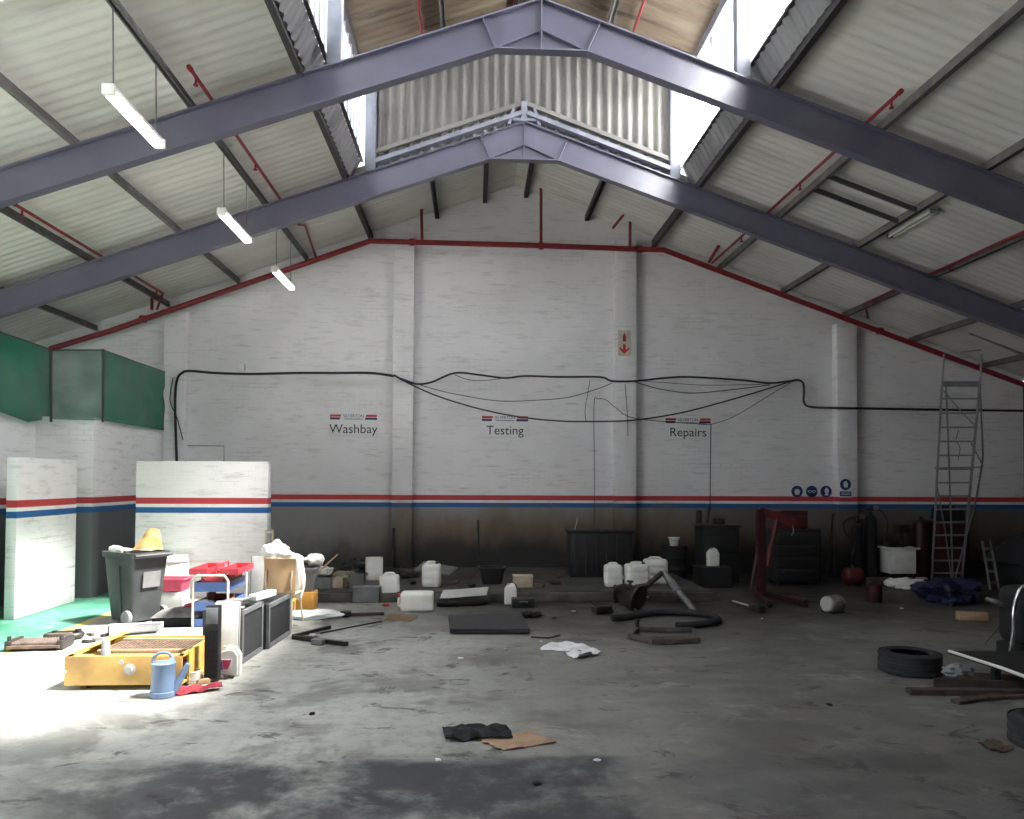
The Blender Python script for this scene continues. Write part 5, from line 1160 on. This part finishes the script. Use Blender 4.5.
B().box((0, 0, 0.02), (0.16, 0.14, 0.04), bev=0.005).box((0, 0, 0.16), (0.05, 0.06, 0.26)).build('pedestal', BLK2, o)
B().cyl((-0.10, 0, 0.36), (0.10, 0, 0.36), 0.085, seg=20).build('motor', BLK2, o)
for s in (-1, 1): B().cyl((s*0.11, 0, 0.36), (s*0.15, 0, 0.36), 0.10, seg=24).build('wheel_guard', DSTEEL, o)
tag(put(B().box((0, 0, 0.04), (0.34, 0.24, 0.08), bev=0.015).box((0, 0, 0.09), (0.2, 0.04, 0.03), bev=0.008).build('tool_case', BLK2), (q.x-0.12, 15.28, 0.664)), 'flat black case on the left of the white sink cabinet', 'case')
q = P(948, 540, Y=15.5)
o = thing('steel_locker', 'dark red steel locker standing behind the ladder', 'locker', (q.x, 15.55, 0))
B().box((0, 0, 0.60), (0.66, 0.50, 1.20), bev=0.01).build('body', DRED, o)
for s in (-1, 1):
    d_ = B().box((s*0.16, -0.255, 0.60), (0.30, 0.014, 1.12), bev=0.003).build('door', DRED, o)
    B().box((s*0.04, -0.27, 0.62), (0.02, 0.02, 0.12)).build('handle', DSTEEL, d_)
tag(put(B().box((0, 0, 0.13), (0.56, 0.34, 0.26), bev=0.05).box((0, 0, 0.28), (0.3, 0.05, 0.06), bev=0.012).build('tool_bag', BLK2), (q.x, 15.5, 1.203)), 'black tool bag on top of the steel locker behind the ladder', 'bag')
# --- mobile ladder
o = thing('platform_ladder', 'tall aluminium platform ladder leaning by the back wall', 'ladder', fl(945, 583))
O0 = o.location.copy()
def lp(px, py, y): return P(px, py, Y=y)-O0
Lb, Lt = lp(931.5, 583, 14.71), lp(942, 384, 13.3)
Rb, Rt = lp(961.5, 583, 14.71), lp(980, 384, 13.3)
Lb.z = 0.02; Rb.z = 0.02
B().bar(Lb, Lt, 0.03, 0.075).build('stile', ALU, o); B().bar(Rb, Rt, 0.03, 0.075).build('stile', ALU, o)
for k in range(15):
    t_ = 0.05+0.95*k/14
    B().bar(Lb.lerp(Lt, t_), Rb.lerp(Rt, t_), 0.026, 0.032 if k < 14 else 0.10).build('tread', ALU, o)
for a_, px in ((Lt, 944), (Rt, 981.5)):
    B().tube([a_, lp(px, 354, 13.3)], 0.018, 8).build('handrail', ALU, o)
B().tube([lp(962, 352, 13.9), lp(981, 350, 13.3)], 0.015, 8).build('top_rail', ALU, o)
B().tube([lp(946, 385, 13.6), lp(949, 460, 14.0), (lp(953, 585, 14.55)).xy.to_3d()+Vector((0, 0, 0.03))], 0.016, 8).build('support_leg', ALU, o)
B().tube([lp(980, 384, 13.5), lp(983, 455, 13.9), lp(982, 465, 14.0), lp(976, 500, 14.2), (lp(954, 585, 14.6)).xy.to_3d()+Vector((0, 0, 0.03))], 0.016, 8).build('support_leg', ALU, o)
B().tube([lp(935, 468, 13.95), lp(983, 467, 13.95)], 0.014, 8).build('brace', ALU, o)
B().tube([lp(971, 443, 13.8), lp(983, 466, 13.95)], 0.012, 8).build('brace', ALU, o)
B().tube([lp(943, 390, 13.4), lp(960, 410, 13.7), lp(977, 428, 13.7)], 0.010, 8).build('brace', ALU, o)
B().tube([lp(936, 480, 14.1), lp(945, 530, 14.4), lp(952, 583, 14.6)], 0.012, 8).build('brace', ALU, o)
# stepladder folded
o = thing('stepladder', 'small folded aluminium stepladder leaning right of the platform ladder', 'ladder', fl(993, 590))
O0 = o.location.copy()
for a_, b2 in (((990, 590), (982, 541)), ((999, 590), (990, 541))):
    p0 = lp(*a_, 13.75); p0.z = 0.01
    B().bar(p0, lp(*b2, 14.1), 0.025, 0.05).build('stile', STEEL, o)
for k in range(4):
    t_ = 0.15+0.23*k; p0 = lp(990, 590, 13.75).lerp(lp(982, 541, 14.1), t_); p1 = lp(999, 590, 13.75).lerp(lp(990, 541, 14.1), t_)
    B().bar(p0, p1, 0.02, 0.05).build('tread', STEEL, o)
# tarps and covered heap
q = fl(948, 607)
tag(put(B().blob((0, 0, 0.15), (0.46, 0.42, 0.24), 81, 0.28, 1.8, 5, True, 0.35).build('blue_tarpaulin', BTARP), (q.x*(1+0.55/q.y), q.y+0.55, 0.0)), 'dark blue tarpaulin bunched on the floor at the ladder foot', 'tarpaulin')
q = fl(905, 589)
tag(put(B().blob((0, 0, 0.07), (0.34, 0.2, 0.11), 83, 0.3, 2.0, 4, True, 0.4).build('white_cloth', WCLOTH), (q.x*(1+0.12/q.y), q.y+0.12, 0.0), -0.25), 'bunched white cloth left of the blue tarpaulin', 'cloth')
tag(put(B().box((0, 0, 0.02), (0.30, 0.12, 0.03), bev=0.005).build('white_offcut', WHTD), fl(919, 579)), 'white offcut strip behind the bunched white cloth', 'offcut')
q = fl(972, 621)
tag(put(B().box((0, 0, 0.06), (0.40, 0.13, 0.12), bev=0.008).build('wood_block', WOOD), (q.x*(1+0.07/q.y), q.y+0.07, 0), -0.15), 'bare wooden block on the dark floor right of the tarpaulin', 'wood')
q = fl(1034, 592)
o = thing('covered_machine', 'large dark machine under a black cover at the right wall', 'machine', (q.x*(1+0.9/q.y)+0.15, q.y+0.9, 0))
B().box((0, 0, 0.25), (1.5, 1.1, 0.5), bev=0.06).build('base', BLK2, o)
B().sheet(lambda u, v: (-0.85+1.7*u, -0.65+1.3*v, 0.45+(0.55+0.15*u)*(max(0, math.sin(PI*min(max(u*1.05, 0), 1)))*math.sin(PI*v))**0.5+0.05*mnoise.noise(Vector((u*4, v*4, 3)))), 26, 20, 0.012).build('cover', BCLOTH, o)
# loose tools on the floor
o = thing('sledge_hammer', 'sledge hammer with pale handle on the dark floor below the engine crane', 'hammer', fl(757, 609))
q = fl(757, 609)
B().cyl(fl(733, 601, 0.04)-q, fl(755, 607.5, 0.05)-q, 0.016, seg=10).build('handle', CREAM, o)
B().box(fl(757, 608, 0.06)-q, (0.12, 0.26, 0.12), (0, 0, 0.3), bev=0.012).build('head', DSTEEL, o)
tag(B().cyl(fl(772, 593, 0.03), fl(830, 603, 0.03), 0.014, seg=8).build('broom_handle', DWOOD), 'thin brown pole on the floor in front of the roll cabinet', 'pole')
q = fl(833, 614)
o = thing('electric_motor', 'grey finned motor lump on the dark floor', 'motor', (q.x*(1+0.15/q.y), q.y+0.15, 0), 0.4)
B().lathe([(0, -0.16), (0.10, -0.16), (0.12, -0.14), (0.12, 0.12), (0.10, 0.15), (0, 0.16)], 22, Matrix.Translation((0, 0, 0.13)) @ Matrix.Rotation(PI/2, 4, 'Y')).build('body', LGREY, o)
b = B()
for k in range(7): b.lathe([(0.118, -0.10+k*0.035), (0.135, -0.10+k*0.035), (0.135, -0.09+k*0.035), (0.118, -0.09+k*0.035)], 22, Matrix.Translation((0, 0, 0.13)) @ Matrix.Rotation(PI/2, 4, 'Y'), True)
b.build('fins', STEEL, o)
B().box((0, 0, 0.012), (0.24, 0.22, 0.024)).build('base', DSTEEL, o)
B().cyl((0.15, 0, 0.13), (0.24, 0, 0.13), 0.018, seg=10).build('shaft', STEEL, o)
# --- tyres
def tyre(label, loc, ro_, wd, rim, rot=None, rimm=None):
    o = thing('tyre', label, 'tyre', loc, 0, 'car tyres', rot)
    h = wd/2
    prof = [(rim, -h*0.80), (rim+0.03, -h*0.96), (ro_-0.07, -h), (ro_-0.02, -h*0.86), (ro_, -h*0.68), (ro_, h*0.68), (ro_-0.02, h*0.86), (ro_-0.07, h), (rim+0.03, h*0.96), (rim, h*0.80), (rim+0.02, h*0.6), (ro_-0.03, h*0.5), (ro_-0.03, -h*0.5), (rim+0.02, -h*0.6)]
    B().lathe(prof, 48, Matrix.Translation((0, 0, h)), True).build('carcass', RUB, o)
    tr = B()
    for z in (-0.34, 0.0, 0.34): tr.lathe([(ro_-0.002, z*wd-0.02+h), (ro_+0.006, z*wd-0.016+h), (ro_+0.006, z*wd+0.016+h), (ro_-0.002, z*wd+0.02+h)], 48, close=True)
    tr.build('tread', RUB, o)
    if rimm:
        B().lathe([(0, h*1.1), (0.05, h*1.1), (0.06, h*0.9), (rim*0.8, h*0.8), (rim, h*1.5), (rim+0.012, h*1.75), (rim-0.01, h*1.75), (rim-0.02, h*0.7), (0, h*0.7)], 32).build('rim', rimm, o)
    return o
q = fl(910, 679.5)
tyre('black tyre lying flat on the open floor', (q.x*(1+0.30/q.y), q.y+0.30, 0), 0.30, 0.225, 0.185, rot=(0, 0, 0))
q = fl(1055, 761)
tyre('second black tyre lying on the near floor beside the brown cardboard scrap', (q.x*(1+0.30/q.y), q.y+0.30, 0), 0.30, 0.215, 0.185)
# --- plank heap, tilted board, dark seat
for i, (a_, b2, w_, h_, z, mt, lb) in enumerate((
    ((908, 691), (1030, 692), 0.10, 0.05, 0.03, DWOOD, 'long dark plank nearest the tyre in the plank heap'),
    ((934, 683), (1028, 686), 0.09, 0.04, 0.04, DWOOD, 'dark plank lying across the middle of the plank heap'),
    ((955, 702), (1000, 695), 0.09, 0.03, 0.02, DWOOD, 'short dark plank sticking out in front of the plank heap'),
    ((950, 675), (1030, 680), 0.08, 0.04, 0.03, RUST, 'brown plank at the back of the plank heap'),
    ((962, 699), (1030, 696), 0.06, 0.03, 0.02, RUST, 'thin rusty strip under the front of the plank heap'))):
    tag(B().bar(fl(*a_, z), fl(*b2, z), w_, h_, PI/2 if i % 2 else 0, 0.004).build('plank', mt), lb, 'plank', 'dark planks in a heap')
q = fl(958, 686)
tag(put(B().blob((0, 0, 0), (0.13, 0.10, 0.07), 91, 0.3, 2.2, 3, True, 0.4).build('plastic_wrap', GREY), (q.x, q.y, 0.15)), 'crumpled grey plastic wrap on the plank heap', 'wrap')
o = thing('tabletop', 'dark board with white edging tilted over the plank heap', 'board', P(990, 662, Y=7.3))
O0 = o.location.copy()
c4 = [P(949, 651, Y=7.75)-O0, P(1002, 668, Y=7.05)-O0, P(1045, 684, Y=6.6)-O0, P(1050, 651, Y=7.7)-O0]
def slab4(c, th, nm, mt, par):
    n = (c[1]-c[0]).cross(c[3]-c[0]).normalized()
    if n.z < 0: n = -n
    b = B(); A_ = [b.bm.verts.new(v) for v in c]; Z_ = [b.bm.verts.new(v-n*th) for v in c]
    b.bm.faces.new(A_); b.bm.faces.new(Z_[::-1])
    for k in range(len(c)): b.bm.faces.new((A_[k], Z_[k], Z_[(k+1) % len(c)], A_[(k+1) % len(c)]))
    return b.build(nm, mt, par)
slab4(c4, 0.03, 'board', BLK2, o)
B().tube([c4[0], c4[1], c4[2]], 0.016, 8).build('white_edging', WHT, o)
B().bar(c4[0].lerp(c4[2], 0.5)+Vector((0.06, 0.05, -0.04)), (c4[0].lerp(c4[2], 0.5)+O0+Vector((0.06, 0.05, 0))).xy.to_3d()-O0+Vector((0.0, 0, 0.06)), 0.06, 0.06).build('leg', BLK2, o)
q = P(1013, 650, Y=8.2)
o = thing('salon_chair', 'black upholstered seat back with a chrome frame at the right edge', 'chair', (q.x+0.07, 8.35, 0))
B().box((0.17, 0, 0.50), (0.34, 0.50, 0.66), bev=0.12, seg=5).build('backrest', BLK2, o)
B().tube([(-0.16, -0.22, 0.10), (-0.13, -0.24, 0.35), (-0.12, -0.24, 0.60), (-0.06, -0.24, 0.80), (0.02, -0.24, 0.87)], 0.022, 10, 5).build('chrome_frame', CHROME, o)
B().lathe([(0, -0.03), (0.09, -0.02), (0.10, 0), (0.09, 0.02), (0, 0.03)], 22, Matrix.Translation((-0.20, -0.05, 0.66)) @ Matrix.Rotation(R(20), 4, 'Y')).build('chrome_knob', STEEL, o)
B().box((-0.16, -0.22, 0.06), (0.16, 0.16, 0.12), bev=0.015).build('foot_plate', LGREY, o)
B().box((0.12, 0.0, 0.10), (0.30, 0.40, 0.18), bev=0.03).build('base', BLK2, o)
tag(B().tube([fl(985, 644, 0.01), P(1000, 626, Y=8.6)], 0.006, 6).build('thin_wire', CABLE), 'thin black wire running up to the chrome-framed seat', 'wire')
paper('brown cardboard scrap on the near floor left of the second tyre', [(978, 745), (1000, 754), (1014, 750), (992, 740)], 23, mk('dark_card', (0.10, 0.07, 0.05), 0.85), 'cardboard_scrap', 'cardboard', 0.02)
#@@END@@
# ================================================================== LIGHT
w = bpy.data.worlds.new('world'); sc.world = w; w.use_nodes = True
bg = w.node_tree.nodes['Background']; bg.inputs[0].default_value = (0.84, 0.91, 1.0, 1); bg.inputs[1].default_value = 1.9
sl = bpy.data.lights.new('sun', 'SUN'); so = bpy.data.objects.new('sun', sl); COL.objects.link(so)
sl.energy = 46.0; sl.angle = R(8.0); sl.color = (1.0, 0.98, 0.97)
so.rotation_euler = Vector((-0.65, 0.085, -1.0)).to_track_quat('-Z', 'Y').to_euler()
so.location = (6, -2, 14)
vs = sc.view_settings
vs.view_transform = 'Standard'; vs.look = 'None'; vs.gamma = 1.0; vs.exposure = 1.02; vs.use_curve_mapping = False
sc.cycles.max_bounces = 10; sc.cycles.diffuse_bounces = 6; sc.cycles.transparent_max_bounces = 8
sc.cycles.use_denoising = True
sc.cycles.sample_clamp_indirect = 6.0
